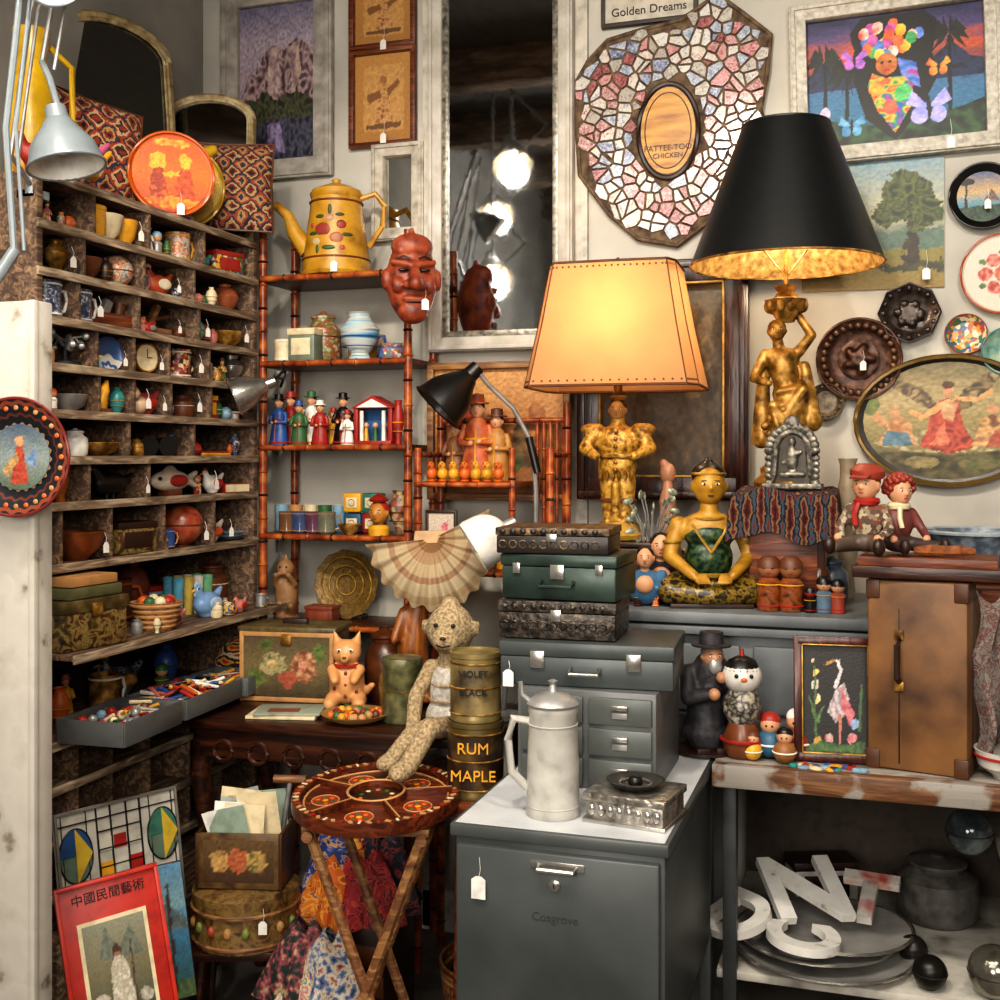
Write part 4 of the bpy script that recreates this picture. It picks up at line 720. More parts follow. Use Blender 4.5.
fig('red_robed_clay_figure',.24,N(['802c14','b0542c','c0825a'],20,.5),hat=P('a0502c'),trim=YEL).done((oy(476,3.1)[0],3.11,1.3755),10); fig('painted_clay_figure',.2,P('a8783c'),hat=BRN).done((oy(497,3.12)[0],3.12,1.3755))
fig('painted_clay_figure',.17,P('8a5a3c'),hat=RED).done((oy(455,3.14)[0],3.14,1.3755))
b=B('toy_figurine_group')
for i in range(5): b.merge(fig('t',.10+.02*(i%2),[TAN,RED,TEAL,BRN,YEL][i],hat=[BRN,None,RED,DBR,BLU][i]),Matrix.Translation((i*.045,.02*(i%2),0)))
b.done((xc0+.05,3.07,1.131))
picture('small_blossom_picture',427,458,510,562,3,DBR,[(-1,'a89888'),(1,'b8a898')],[('p',[(-.7,-.8),(0,.1),(.6,.8),(.1,0)],'4a3020'),('e',.3,.4,.3,.2,['a84a5a','c88088']),('e',-.2,-.2,.25,.2,['a84a5a','c88088'])],y=3.0,th=.01,res=30)
# ---------------------------------------------------------------- gooseneck lamp, dome lamp
bx,by=oy(535,3.08)[0],3.09; hx0,hd=oy(452,2.98)
b=B('black_gooseneck_lamp'); b.lathe([(.06,0),(.062,.01),(.05,.02),(.012,.03),(.01,.06)],BLK,c=(bx,by,1.131)); hz=zz(393,hd)
b.tube([(bx,by,1.15),(bx,by,1.35),(bx-.01,by,1.48),(bx-.06,by-.02,1.58),(bx-.12,by-.06,1.645),(hx0+.06,3.0,hz+.07)],.007,PEW,8); b.cyl((bx-.02,by-.002,1.5),(bx+.004,by,1.40),.011,.011,BLK); cone_lamp_head(b,(hx0+.04,3.0,hz+.045),(hx0-.035,2.96,hz-.04),.03,.078,BLK,P('3a342c',.3)); b.done()
x,y=oy(483,2.72)[0],2.72; d=oy(483,2.72)[1]; z=zz(541,d)
b=B('white_dome_lamp'); r=.066; q=Vector((0,0,1)).rotation_difference(Vector((.75,.35,.5)).normalized()).to_matrix().to_4x4(); M0=b.M; b.M=Matrix.Translation((x,y,z))@q
b.lathe([(r*1.0,-.03),(r*1.03,-.02),(r,.0)]+[(r*math.cos(a*math.pi/16),r*math.sin(a*math.pi/16)*1.05) for a in range(1,9)],P('d4d0c8',.3),seg=36,cap=False); b.lathe([(r*.97,-.03),(r*.95,.0)]+[(r*.95*math.cos(a*math.pi/16),r*.95*math.sin(a*math.pi/16)) for a in range(1,9)],P('dcd4c4',.4),seg=36,cap=False); b.ell((0,0,.0),.034,P('e4e0d4',.2)); b.cyl((0,0,r),(0,0,r+.03),.016,.013,PEW); b.M=M0
b.tube([(x+.06,y+.03,z+.04),(x+.08,y+.05,z),(x+.06,y+.06,z-.15),(x+.03,y+.07,.79)],.007,PEW); b.lathe([(.045,0),(.045,.012),(.01,.02)],PEW,c=(x+.03,y+.07,.781)); b.done()
# ---------------------------------------------------------------- dark side table & items
TX0,TX1,TY0,TY1,TT=-1.69,-.86,2.54,2.965,.78
b=B('carved_side_table'); b.box(((TX0+TX1)/2,(TY0+TY1)/2,TT-.012),(TX1-TX0,TY1-TY0,.024),DW); b.box(((TX0+TX1)/2,TY0+.03,TT-.06),(TX1-TX0-.1,.02,.075),DW)
for x in (TX0+.05,TX1-.05):
    for y in (TY0+.05,TY1-.05):
        q=-1 if x<-1.3 else 1; b.tube([(x,y,TT-.03),(x+q*.015,y,TT-.15),(x-q*.02,y,TT-.4),(x-q*.01,y,.12),(x+q*.02,y-.01,.0)],[.03,.028,.018,.014,.02],DW,10)
for i in range(7): xx=TX0+.12+i*.1; b.ring((xx,TY0+.018,TT-.08),.026,.006,DW,'xz',16)
b.done()
x=-1.525
b=B('floral_biscuit_tin'); b.box((0,0,.095),(.27,.14,.19),N(['2a2014','4a3a20','6a5c3a'],30,.4,dist=1))
flp=painter([(-1,'3a2c18'),(0,'6a5c38'),(1,'4c4028')],[('e',-.3,.1,.3,.4,['7a7848','a09068','4c5430']),('e',.4,0,.3,.5,['6a3a24','986040','b89068']),('e',-.7,-.4,.2,.3,['44501c','606c34']),('e',.05,-.4,.2,.3,['8a3c28','a0583c']),('e',.75,.5,.15,.3,['44501c','606c34']),('e',-.5,.7,.2,.2,['3c441c','5a602c']),('e',-.3,.1,.1,.12,['c0a870','a08040']),('e',.4,.05,.1,.15,['c89878','a05038'])],wob=.1)
b.canvas(.124,.084,-.0745,flp,60,44,c=(0,.095))
for q in (-1,1): b.box((q*.128,-.071,.095),(.012,.01,.19),TAN); b.box((0,-.0715,.095+q*.088),(.25,.01,.012),TAN)
b.box((0,0,.195),(.28,.15,.016),N(['3a3020','6a5c34'],40,.4)); b.box((0,0,.21),(.07,.02,.015),DBR); b.box((.0,-.077,.17),(.03,.008,.03),GOLD); b.done((x,2.86,TT),8)
pg=P('c8905c',.45,var=.15)
b=B('ceramic_cat_figurine'); b.blob([('s',(0,0,.06),(.042,.038,.058)),('s',(0,-.01,.13),(.036,.032,.031)),('c',(0,-.035,.122),(0,-.042,.12),.012,.012),('c',(-.022,-.0,.15),(-.03,-.005,.178),.013,.003),('c',(.022,0,.15),(.03,-.005,.178),.013,.003),('c',(-.032,-.02,.09),(-.022,-.05,.07),.014,.011),('c',(.032,-.02,.09),(.022,-.05,.07),.014,.011),('c',(-.03,-.02,.02),(-.034,-.055,.015),.02,.016),('c',(.03,-.02,.02),(.034,-.055,.015),.02,.016),('c',(.03,.02,.02),(.06,.0,.05),.012,.008)],pg,.0045)
for q in (-1,1): b.ell((q*.014,-.039,.138),(.006,.004,.005),WHT,u=8,v=6); b.ell((q*.014,-.0425,.138),.003,BLK,u=8,v=6)
b.ell((0,-.054,.124),(.005,.003,.003),BRN); b.ring((0,-.005,.1),.03,.005,RED)
for i in range(8): b.ell((.03*math.sin(i*2.1),-.034+.004*abs(math.sin(i*2.1)),.03+.009*i),.005,P('7a3a20'),u=6,v=5)
b.done((-1.335,2.79,TT+.001),18,sc=1.12)
b=B('magazine_stack'); b.box((0,0,.004),(.18,.12,.008),CRM,bev=.001); b.box((.01,0,.012),(.17,.115,.006),P('889080'),(0,0,.1),bev=.001); b.box((0,-.02,.0155),(.08,.04,.001),P('7a4030'),(0,0,.1),bev=0); b.done((-1.44,2.65,TT+.001),12)
b=B('round_candy_dish'); b.lathe([(.05,0),(.08,.012),(.088,.022),(.083,.022),(.05,.008),(0,.006)],P('8a6a40'))
for i in range(30): b.ell((random.uniform(-.055,.055),random.uniform(-.05,.05),.018),.011,[ORG,GRN,YEL,RED,BRN,TAN][i%6],u=8,v=6)
b.done((-1.24,2.64,TT+.001))
vase('round_tea_tin',.16,.1,'cyl',N(['2c2c20','5a5a3c','847c54'],30,.4),GOLD).done((-1.13,2.68,TT+.001)); vase('brown_glazed_crock',.2,.12,'jar',N(['2a140a','5a3018'],20,.3)).done((-1.27,2.9,TT+.001))
vase('amber_glass_jar',.14,.08,'jar',P('7a5a30',.2),GOLD).done((-1.20,2.79,TT+.001))
# scallop shell lamp on carved stand
b=B('scallop_shell_lamp'); bm=bmesh.new(); n=120; m=16; rows=[]
for j in range(m+1):
    t=j/m; row=[]
    for i in range(n+1):
        a=R_(176+188*i/n); rib=math.cos(i*math.pi/5); rr=.01+(.172+.006*rib)*t; e=max(0,math.sin(a-math.pi)); yy=-.06*math.sin(t*math.pi*.7)*(.4+.6*e)-.009*t**.7*rib
        row.append(bm.verts.new((rr*math.cos(a)*.92,yy,rr*math.sin(a)*1.12+.02*t)))
    rows.append(row)
for j in range(m):
    for i in range(n): bm.faces.new((rows[j][i],rows[j][i+1],rows[j+1][i+1],rows[j+1][i]))
bmesh.ops.solidify(bm,geom=bm.faces[:],thickness=.003)
b.add(bm,RG(['a07850','c0a07c','d0bc98','b89474','d4c4a4','c4ac88','d0bc98'],[0,.18,.33,.5,.58,.75,.85],.2,0,plane='xz',rough=.5),Matrix.Rotation(R_(-16),4,'Y'))
b.prism([(-.05,-.012),(-.045,.02),(.045,.022),(.05,-.01)],-.004,.012,P('b8946c',.5)); b.blob([('c',(-.07,.03,-.42),(-.08,.03,-.3),.02,.022),('c',(-.02,.03,-.42),(-.04,.03,-.3),.02,.022),('c',(-.06,.03,-.3),(-.03,.04,-.1),.04,.025),('c',(-.03,.04,-.1),(0,.03,.0),.025,.02),('s',(-.045,.03,-.435),(.07,.045,.012)),('c',(-.08,.02,-.2),(-.1,-.01,-.27),.016,.013)],WD('7a4418','a0642c',6,'Z',.4),.007); b.done((-1.12,2.86,.78+.447),12)
kn=N(['6a5642','94805f','b4a080'],140,.95,bump=1.0); dr=N(['8c867e','a8a298','c0bab0'],90,.9,bump=.8)
b=B('knit_plush_monkey')
b.blob([('s',(0,0,.24),(.055,.052,.058)),('s',(0,-.032,.22),(.034,.028,.028)),('s',(-.058,0,.245),(.012,.008,.018)),('s',(.058,0,.245),(.012,.008,.018)),('s',(0,0,.3),(.02,.02,.014)),('c',(0,0,.19),(0,0,.16),.026,.03),
 ('c',(-.045,0,.155),(-.075,-.02,.09),.018,.018),('c',(-.075,-.02,.09),(-.07,-.07,.0),.018,.016),('c',(.045,0,.155),(.08,-.02,.1),.018,.018),('c',(.08,-.02,.1),(.085,-.05,.03),.018,.017)],kn,.006,2)
b.blob([('s',(0,0,.1),(.048,.042,.08)),('s',(0,0,.045),(.058,.052,.05))],dr,.006,2)
b.blob([('c',(-.025,-.02,.03),(-.06,-.1,.02),.024,.022),('c',(-.06,-.1,.02),(-.09,-.125,-.02),.022,.02),('c',(.02,-.02,.03),(-.01,-.13,.045),.024,.023),('c',(-.01,-.13,.045),(-.035,-.20,-.02),.022,.021),('s',(-.1,-.14,-.03),(.024,.034,.018)),('s',(-.045,-.215,-.026),(.024,.036,.02))],kn,.006,2)
for q in (-1,1): b.ell((q*.02,-.049,.255),.005,BLK,u=10,v=8)
b.tube([(-.016,-.059,.213),(0,-.062,.209),(.016,-.059,.213)],.002,DBR,5); b.ell((0,-.061,.228),(.007,.005,.004),DBR); b.tag((.02,-.045,.1),.03)
for i in range(3): b.ring((0,0,.05+.035*i),.05-.004*i,.003,kn,n=24)
b.done((-.955,2.56,TT+.002),4,sc=1.06)
b=B('low_round_stool'); b.cyl((0,0,.67),(0,0,.70),.088,.09,RW,28)
for i in range(3): a=i*2.1+.5; b.cyl((.05*math.cos(a),.05*math.sin(a),.67),(.07*math.cos(a),.07*math.sin(a),0),.012,.01,RW)
b.done((-.84,2.41,0))
def can(n,h,r,m,lm,txt,tcx,tz,sz):
    b=B(n); b.lathe([(r,0),(r*1.02,.004),(r,.008),(r,h-.012),(r*1.03,h-.01),(r*1.03,h),(r*.95,h),(r*.95,h-.004),(0,h-.004)],m,seg=36); b.lathe([(r*1.004,h*.12),(r*1.004,h*.85)],lm,seg=36,cap=False)
    for t,zq in zip(txt,tz): b.text(t,sz,tcx,(0,-r*1.02,h*zq),.002)
    b.ring((0,0,h*.5),r*1.005,.002,GOLD); b.ring((0,0,h*.12),r*1.005,.002,GOLD); b.ring((0,0,h*.85),r*1.005,.002,GOLD); return b
can('rum_tobacco_tin',.165,.062,P('6a5a34',.35,.5),N(['1a120c','2c1c10','5a4420'],20,.4),['RUM','MAPLE'],YEL,[.68,.32],.034).done((-.84,2.41,.7005),14)
can('powder_tin',.15,.056,P('88784c',.35,.4),N(['241a10','6a5a38','988858'],14,.5),['VIOLET','BLACK'],BLK,[.72,.45],.02).done((-.84,2.41,.866),14)
b=B('inlaid_snack_tray'); r=.182
TR=WD('4a1e10','74381c',7,'X',.3)
b.cyl((0,0,0),(0,0,.014),r*.98,r,TR,56); b.lathe([(r*.9,.012),(r*.9,.028),(r,.03),(r*1.01,.012),(r,0)],TR,seg=56,cap=False)
for i in range(56):
    a=i*2*math.pi/56; b.box((r*.95*math.cos(a),r*.95*math.sin(a),.0295),(.013,.008 if i%2 else .005,.002),CRM if i%4==0 else TAN if i%2 else RED,(0,0,a+.7*(i%2)),bev=0)
b.ring((0,0,.016),r*.86,.0025,TAN,n=48); b.lathe([(.058,.012),(.058,.03),(.066,.03),(.066,.012)],TR,seg=32,cap=False); b.ring((0,0,.03),.062,.003,TAN); b.cyl((0,0,.013),(0,0,.018),.055,.055,DW,32)
for i in range(10): a=i*.628; b.ell((.035*math.cos(a),.035*math.sin(a),.018),(.006,.006,.0012),[ORG,CRM,GRN][i%3],u=8,v=5)
for i in range(5):
    a=i*2*math.pi/5+.4; b.box((.115*math.cos(a),.115*math.sin(a),.021),(.1,.008,.018),TR,(0,0,a)); b.box((.115*math.cos(a),.115*math.sin(a),.0305),(.1,.003,.001),TAN,(0,0,a),bev=0); a2=a+.63
    b.cyl((.11*math.cos(a2),.11*math.sin(a2),.013),(.11*math.cos(a2),.11*math.sin(a2),.0145),.03,.03,P('8a2c18',.35),24); b.ring((.11*math.cos(a2),.11*math.sin(a2),.0145),.03,.0015,TAN,n=20)
    for k_ in range(6): c_=k_*1.047; b.ell((.11*math.cos(a2)+.017*math.cos(c_),.11*math.sin(a2)+.017*math.sin(c_),.0148),(.006,.006,.001),ORG if k_%2 else GRN,u=8,v=5)
    b.ell((.11*math.cos(a2),.11*math.sin(a2),.0148),(.007,.007,.0012),YEL,u=8,v=5)
TRX,TRY=-1.03,2.30; b.done((TRX,TRY,.69),rot=(R_(5),0,0))
b=B('folding_tray_stand')
for q in (-1,1): 
    b.tube([(q*.12,-.11,.66),(-q*.12,-.1,0)],.012,LW,8); b.tube([(q*.12,.11,.66),(-q*.12,.1,0)],.012,LW,8)
    b.cyl((q*.12,-.13,.655),(q*.12,.13,.655),.012,.012,LW)
b.cyl((0,-.12,.33),(0,.12,.33),.008,.008,LW); b.box((0,0,.668),(.27,.24,.016),LW); b.done((TRX,TRY,0),12)
# ---------------------------------------------------------------- grey cabinet and stack
CX0,CX1,CY0,CY1,CT=-.74,-.345,2.0,2.6,.77
b=B('steel_filing_cabinet'); cx=(CX0+CX1)/2; cy=(CY0+CY1)/2; W=CX1-CX0; D=CY1-CY0
CG=N(['3c4040','484c4c','525656'],5,.42,.25,bump=.05)
b.box((cx,cy,.56),(W-.004,D-.01,.38),CG,bev=.004); b.box((cx,cy,CT-.012),(W+.012,D+.012,.024),CG,bev=.004); b.box((cx,cy,CT-.0005),(W-.005,D-.005,.003),N(['a0a4a8','b6b9bc','c2c4c6'],8,.35),bev=0)
b.box((cx,CY0-.004,.56),(W-.02,.018,.35),CG,bev=.004); b.box((cx,CY0+.006,.375),(W,.02,.02),DGREY)
for x in (CX0+.012,CX1-.012):
    for y in (CY0+.015,CY1-.015): b.box((x,y,.19),(.024,.024,.38),CG,bev=.002)
b.tube([(cx-.03,CY0-.012,.715),(cx-.028,CY0-.03,.71),(cx+.038,CY0-.03,.71),(cx+.04,CY0-.012,.715)],.005,SILV,8); b.box((cx+.005,CY0-.014,.715),(.1,.004,.014),SILV)
b.lathe([(.011,0),(.011,.004),(.008,.006),(0,.006)],SILV,c=(cx+.0,CY0-.013,.68),r=(math.pi/2,0,0)); b.box((cx,CY0-.02,.68),(.002,.001,.008),BLK)
b.text('Cosgrove',.022,P('343836',.3),(cx,CY0-.013,.62),.0006); b.tag((CX0+.055,CY0-.014,.715),.035,.03)
b.done()
b=B('steel_drawer_organizer'); x,_=oy(588,2.3); W=.29; b.box((0,0,.1),(W,.28,.2),GREY,bev=.003)
for j in range(3):
    for i,(xo,w) in enumerate(((-.07,.13),(.072,.13))): b.box((xo,-.142,.035+j*.063),(w,.012,.055),N(['4c504e','5e6260'],9,.4,.3),bev=.003); b.box((xo,-.152,.045+j*.063),(.035,.012,.01),SILV); b.box((xo,-.149,.028+j*.063),(.03,.002,.012),PEW)
b.done((x,2.42,CT+.001),0)
x=oy(588,2.4)[0]
b=B('grey_steel_toolbox'); b.box((0,0,.03),(.36,.24,.06),N(['3a3f41','4e5453'],9,.4,.3),bev=.004); b.box((0,0,.075),(.365,.245,.03),N(['343a3b','484e4d'],9,.4,.3),bev=.004); b.box((-.1,-.122,.055),(.03,.01,.035),SILV); b.box((.1,-.122,.055),(.03,.01,.035),SILV); b.tube([(-.03,-.125,.04),(-.03,-.145,.03),(.03,-.145,.03),(.03,-.125,.04)],.004,SILV); b.tag((-.16,-.126,.05),.02,.025); b.done((x+.01,2.42,.972),4)
orn=N(['1a1614','38322c','5a5046'],70,.35,.5,bump=1.0)
def obox(n,w,dp,h,m,m2,loc,rz):
    b=B(n); b.box((0,0,h*.34),(w,dp,h*.68),m,bev=.003); b.box((0,0,h*.84),(w*1.02,dp*1.02,h*.3),m2,bev=.003); k=int(w/.022)
    for i in range(k): b.ring((-w/2+.014+i*(w-.02)/k,-dp/2-.001,h*.35),.008,.002,m2,'xz',10,5)
    for i in range(k): b.ell((-w/2+.014+i*(w-.02)/k,-dp*.51,h*.84),(.007,.003,.006),m,u=8,v=6)
    b.box((0,-dp*.515,h*.62),(.022,.006,h*.3),SILV); b.done(loc,rz)
x=oy(563,2.4)[0]
obox('ornate_metal_casket',.25,.19,.08,orn,orn,(x,2.42,1.064),3)
b=B('green_metal_cash_box'); gm=N(['1c2622','283630','35443c'],12,.35,.3); b.box((0,0,.035),(.25,.18,.07),gm,bev=.005); b.box((0,0,.083),(.256,.186,.026),gm,bev=.005); b.box((0,-.094,.06),(.03,.008,.03),SILV); b.tube([(-.035,-.093,.04),(-.035,-.11,.03),(.035,-.11,.03),(.035,-.093,.04)],.004,gm)
for q in (-1,1): b.box((q*.09,-.094,.066),(.016,.006,.022),SILV)
b.done((oy(570,2.42)[0],2.42,1.145),-2)
obox('carved_lid_box',.24,.18,.055,P('1c1512',.4),N(['1a120c','4a3826','7a6448'],60,.4,.3,bump=1),(oy(560,2.42)[0],2.42,1.242),4)
b=B('ceramic_beer_stein'); st=N(['8c8a84','a6a39c','b2afa8'],25,.3); b.lathe([(.05,0),(.052,.005),(.05,.012),(.049,.1),(.045,.19),(.047,.195),(.047,.205),(.042,.205),(.04,.02),(0,.015)],st,seg=40); b.tube([(-.043,0,.175),(-.075,0,.18),(-.085,0,.14),(-.078,0,.08),(-.048,0,.05)],[.008,.009,.008,.008,.009],st,10)
b.lathe([(.048,.205),(.05,.21),(.046,.216),(.03,.226),(.01,.232),(.006,.245),(.01,.252),(0,.256)],PEW,seg=32); b.tube([(-.045,0,.215),(-.058,0,.225),(-.062,0,.25)],.005,PEW)
for z in (.02,.172): b.ring((0,0,z),.0495 if z<.1 else .0465,.0015,st)
b.done((-.577,2.10,CT+.001),15)
b=B('silver_trinket_box'); b.box((0,0,.024),(.15,.13,.036),N(['4a4640','98928a','c0bab0'],60,.35,.8,bump=1)); b.box((0,0,.004),(.16,.14,.008),SILV); b.box((0,0,.048),(.158,.138,.014),N(['6a665e','b8b2a8'],60,.3,.8,bump=1)); 
for i in range(8): b.ell((-.063+i*.018,-.066,.024),(.007,.003,.01),SILV,u=8,v=6)
b.done((-.425,2.13,CT+.001),-8)
b=B('metal_ashtray'); b.lathe([(.03,0),(.045,.006),(.055,.016),(.05,.017),(.035,.006),(0,.004)],P('4a4844',.3,.7),seg=32); b.ell((0,0,.012),(.014,.014,.012),P('2a2826',.3,.6)); b.ring((0,0,.008),.03,.003,SILV); b.done((-.425,2.13,CT+.0565))
# ---------------------------------------------------------------- counter + chest right
KX0,KX1,KY=-.335,1.0,2.52; KT=.776
CW=N(['4a3a2c','7a7066','9c968e','847c70'],9,.6,bump=.3,sv=(1,3,3))
b=B('plank_counter')
for i in range(5): b.box(((KX0+KX1)/2,KY+.08+i*.152,KT-.022),(KX1-KX0,.149,.044),CW,bev=.004)
b.box(((KX0+KX1)/2,KY+.012,KT-.022),(KX1-KX0,.03,.05),WD('5a3820','8a6440',6,'X',.5,worn='8a847c'),bev=.004)
PW=N(['6a665e','aaa69c','c0bcb2','9c988e'],10,.65,bump=.3)
for x in (KX0+.03,.27,.62,.96): b.box((x,KY+.09,.36),(.03,.04,.72),PW if x>0 else DGREY,bev=.003)
b.box(((KX0+KX1)/2,2.93,.29),(KX1-KX0,.66,.02),PW,bev=.003); b.box(((.27+KX1)/2,2.96,.55),(KX1-.27,.5,.02),PW,bev=.003)
b.box(((KX0+KX1)/2,3.25,.37),(KX1-KX0,.02,.7),P('4a4038',.8)); b.done()
b=B('white_curved_bracket'); pts=[]
for i in range(13): a=R_(180+90*i/12); pts.append((.22+.2*math.cos(a),.2+.2*math.sin(a)))
b.prism(pts+[(.22,-.02),(-.02,-.02),(-.02,.2)],0,.02,PW); b.done((.295,2.56,.325))
DX0,DX1,DY0,DT=-.83,.0,2.75,1.08
DG=N(['4e5254','606466','707476'],6,.5,bump=.08)
b=B('grey_painted_chest'); b.box(((DX0+DX1)/2,(DY0+3.25)/2,(KT+DT)/2),(DX1-DX0,3.25-DY0-.03,DT-KT-.01),DG,bev=.003); b.box(((DX0+DX1)/2,(DY0+3.24)/2-.01,DT-.015),(DX1-DX0+.03,3.24-DY0+.03,.03),DG,bev=.008); b.box(((DX0+DX1)/2,DY0,DT-.045),(DX1-DX0+.012,.03,.02),DG); b.box(((DX0+DX1)/2,DY0-.0,KT+.03),(DX1-DX0+.01,.04,.055),DG)
for i in range(3): xx=DX1-.15-i*.27; b.box((xx,DY0+.012,.92),(.24,.014,.16),DG,bev=.006); b.lathe([(.012,0),(.016,.012),(.01,.02),(0,.02)],DG,c=(xx,DY0+.006,.92),r=(math.pi/2,0,0))
for x in (DX0+.04,KX0-.06):
    for y in (DY0+.05,3.2): b.box((x,y,KT/2),(.05,.05,KT),DG,bev=.003)
b.done()
LX,LY=oy(618,2.95)[0],2.95
b=B('wood_riser_box'); b.box((0,0,.068),(.2,.18,.136),DW); b.box((0,0,.142),(.21,.19,.012),DW); b.box((0,-.091,.07),(.16,.006,.1),RW); b.done((LX,LY,DT+.001))
z0=1.232
b=B('parchment_table_lamp'); G=GOLDP
b.lathe([(.07,0),(.072,.012),(.06,.02),(.055,.035),(.045,.045),(0,.045)],G)
b.blob([('c',(-.018,0,.05),(-.022,0,.15),.022,.026),('c',(.018,0,.05),(.022,0,.15),.022,.026),('c',(-.018,-.01,.045),(-.02,-.03,.045),.016,.012),('c',(.018,-.01,.045),(.02,-.03,.045),.016,.012),('s',(0,0,.19),(.05,.035,.05)),('s',(0,0,.25),(.055,.035,.05)),('c',(-.055,0,.28),(-.085,-.01,.235),.022,.018),('c',(-.085,-.01,.235),(-.05,-.045,.215),.018,.012),('c',(.055,0,.28),(.085,-.01,.235),.022,.018),('c',(.085,-.01,.235),(.05,-.045,.215),.018,.012),('c',(0,0,.29),(0,0,.32),.02,.018),('s',(-.07,0,.285),(.03,.025,.016)),('s',(.07,0,.285),(.03,.025,.016)),('c',(0,-.035,.14),(0,-.03,.05),.012,.01)],N(['4a300c','94681c','bc903c','74501c'],60,.45,.3,bump=.8),.005,1)
b.head((0,-.005,.335),.028,P('a87c44',.4),DBR); b.ring((0,0,.215),.05,.005,GOLD,sy=.75); b.ring((0,0,.1),.044,.006,BRN,sy=.65)
for i in range(6): b.ell((0,-.038,.18+.02*i),.006,GOLD,u=8,v=6); b.ell((-.04+.016*i,-.03,.165),(.006,.01,.014),GOLD,u=8,v=6)
b.lathe([(.02,.36),(.024,.368),(.012,.375),(.01,.42),(0,.42)],GOLD)
sz0,sz1=.392,.715
SM=SHADE('c08e5c','d09c68','parchment')
def octs(hw,hd,z,c=.3): 
    a=[(-hw,-hd*(1-c)),(-hw*(1-c*.35),-hd),(0,-hd*1.03),(hw*(1-c*.35),-hd),(hw,-hd*(1-c)),(hw,hd*(1-c)),(hw*(1-c*.35),hd),(-hw*(1-c*.35),hd),(-hw,hd*(1-c))]
    return [Vector((x,y,z)) for x,y in a]
A=octs(.222,.165,sz0); C=octs(.160,.125,sz1-.01); n=len(A); bm=bmesh.new()
va=[bm.verts.new(v) for v in A]; vc=[bm.verts.new(v) for v in C]; mid=[bm.verts.new(Vector(((A[i].x+C[i].x)*.5*.985,(A[i].y+C[i].y)*.5*.985,(A[i].z+C[i].z)/2))) for i in range(n)]
for i in range(n): j=(i+1)%n; bm.faces.new((va[i],va[j],mid[j],mid[i])); bm.faces.new((mid[i],mid[j],vc[j],vc[i]))
b.add(bm,SM); LC=P('5a3014',.6)
b.tube(A,.0035,LC,6,True); b.tube(C,.0035,LC,6,True)
for i in (0,1,3,4): b.tube([A[i],Vector(((A[i].x+C[i].x)*.5*.99,(A[i].y+C[i].y)*.5*.99,(A[i].z+C[i].z)/2)),C[i]],.0018,LC,5)
for L_,off in ((A,.012),(C,-.012)):
    for i in (0,1,2,3):
        for t in range(9): p=L_[i].lerp(L_[i+1],(t+.5)/9); b.ell((p.x*.99,p.y-.001 if off>0 else p.y-.004,p.z+off),(.003,.0015,.0025),LC,u=6,v=5)
b.tube([(-.158,0,sz1-.01),(0,0,sz1-.01),(.158,0,sz1-.01)],.003,GOLD); b.lathe([(.008,sz1-.02),(.012,sz1),(.006,sz1+.015),(0,sz1+.02)],GOLD); b.tube([(0,0,.4),(-.05,0,.5),(-.045,0,.64),(0,0,sz1-.01)],.002,GOLD); b.tube([(0,0,.4),(.05,0,.5),(.045,0,.64),(0,0,sz1-.01)],.002,GOLD)
b.ell((0,0,.5),(.03,.03,.04),EM('ffd8a0',3)); b.cyl((0,0,.42),(0,0,.47),.015,.015,GOLD)
b.tag((.0,-.09,.02),.03) ; b.done((LX,LY,z0),2)
def light(t,n,loc,e,col,size=.1,rot=None,spot=None,blend=.6):
    l=bpy.data.lights.new(n,t); l.energy=e; l.color=col
    if t=='AREA': l.shape='DISK'; l.size=size
    elif t!='SUN': l.shadow_soft_size=size
    if spot: l.spot_size=R_(spot); l.spot_blend=blend
    o=bpy.data.objects.new(n,l); o.location=loc; bpy.context.scene.collection.objects.link(o)
    if rot is not None: o.rotation_euler=(Vector(rot)-Vector(loc)).to_track_quat('-Z','Y').to_euler()
    return o
WARM=(1,.78,.5); W2=(1,.82,.6)
light('POINT','parchment_lamp_bulb_light',(LX,LY,z0+.56),4.2,WARM,.045)
BX,BY=oy(786,2.95)[0],2.95
b=B('dark_wood_crate'); b.box((0,0,.13),(.2,.18,.26),DWZ); b.box((0,0,.265),(.215,.195,.015),DW); b.box((0,-.091,.13),(.16,.006,.2),RW)
b.done((BX,2.95,DT+.001),0)
CZ=DT+.001+.2725
b=B('folded_kilim_cloth'); bm=bmesh.new(); nx,ny=30,24; g=[]
for j in range(ny+1):
    row=[]
    for i in range(nx+1):
        u=-1+2*i/nx; v=-1+2*j/ny; X=u*.165; Y=v*.16; hx_,hy_=.115,.103
        ex=max(0,abs(X)-hx_); ey=max(0,abs(Y)-hy_); z=.012+.004*math.sin(9*u+4*v)+.003*math.sin(17*v+5*u); px_=X if ex==0 else math.copysign(hx_+.008+ex*.25,X); py_=Y if ey==0 else math.copysign(hy_+.008+ey*.2,Y)
        if ex>0 or ey>0: z-=max(ex,ey)*2.0+.012*math.sin(u*5)
        row.append(bm.verts.new((px_,py_,z)))
    g.append(row)
for j in range(ny):
    for i in range(nx): bm.faces.new((g[j][i],g[j][i+1],g[j+1][i+1],g[j+1][i]))
bmesh.ops.solidify(bm,geom=bm.faces[:],thickness=.004)
b.add(bm,KL(['3a1416','6a2420','907050','26262e','4a5a6a','803028','2c1a1c','a08060'],30,'xy',nzk=.6)); b.done((BX,2.95,CZ))
LZ=CZ+.018
b=B('gilt_figure_table_lamp')
b.lathe([(.075,0),(.078,.01),(.07,.02),(.06,.03),(.062,.045),(.05,.055),(0,.056)],GOLD,seg=40,wob=.04,nw=8)
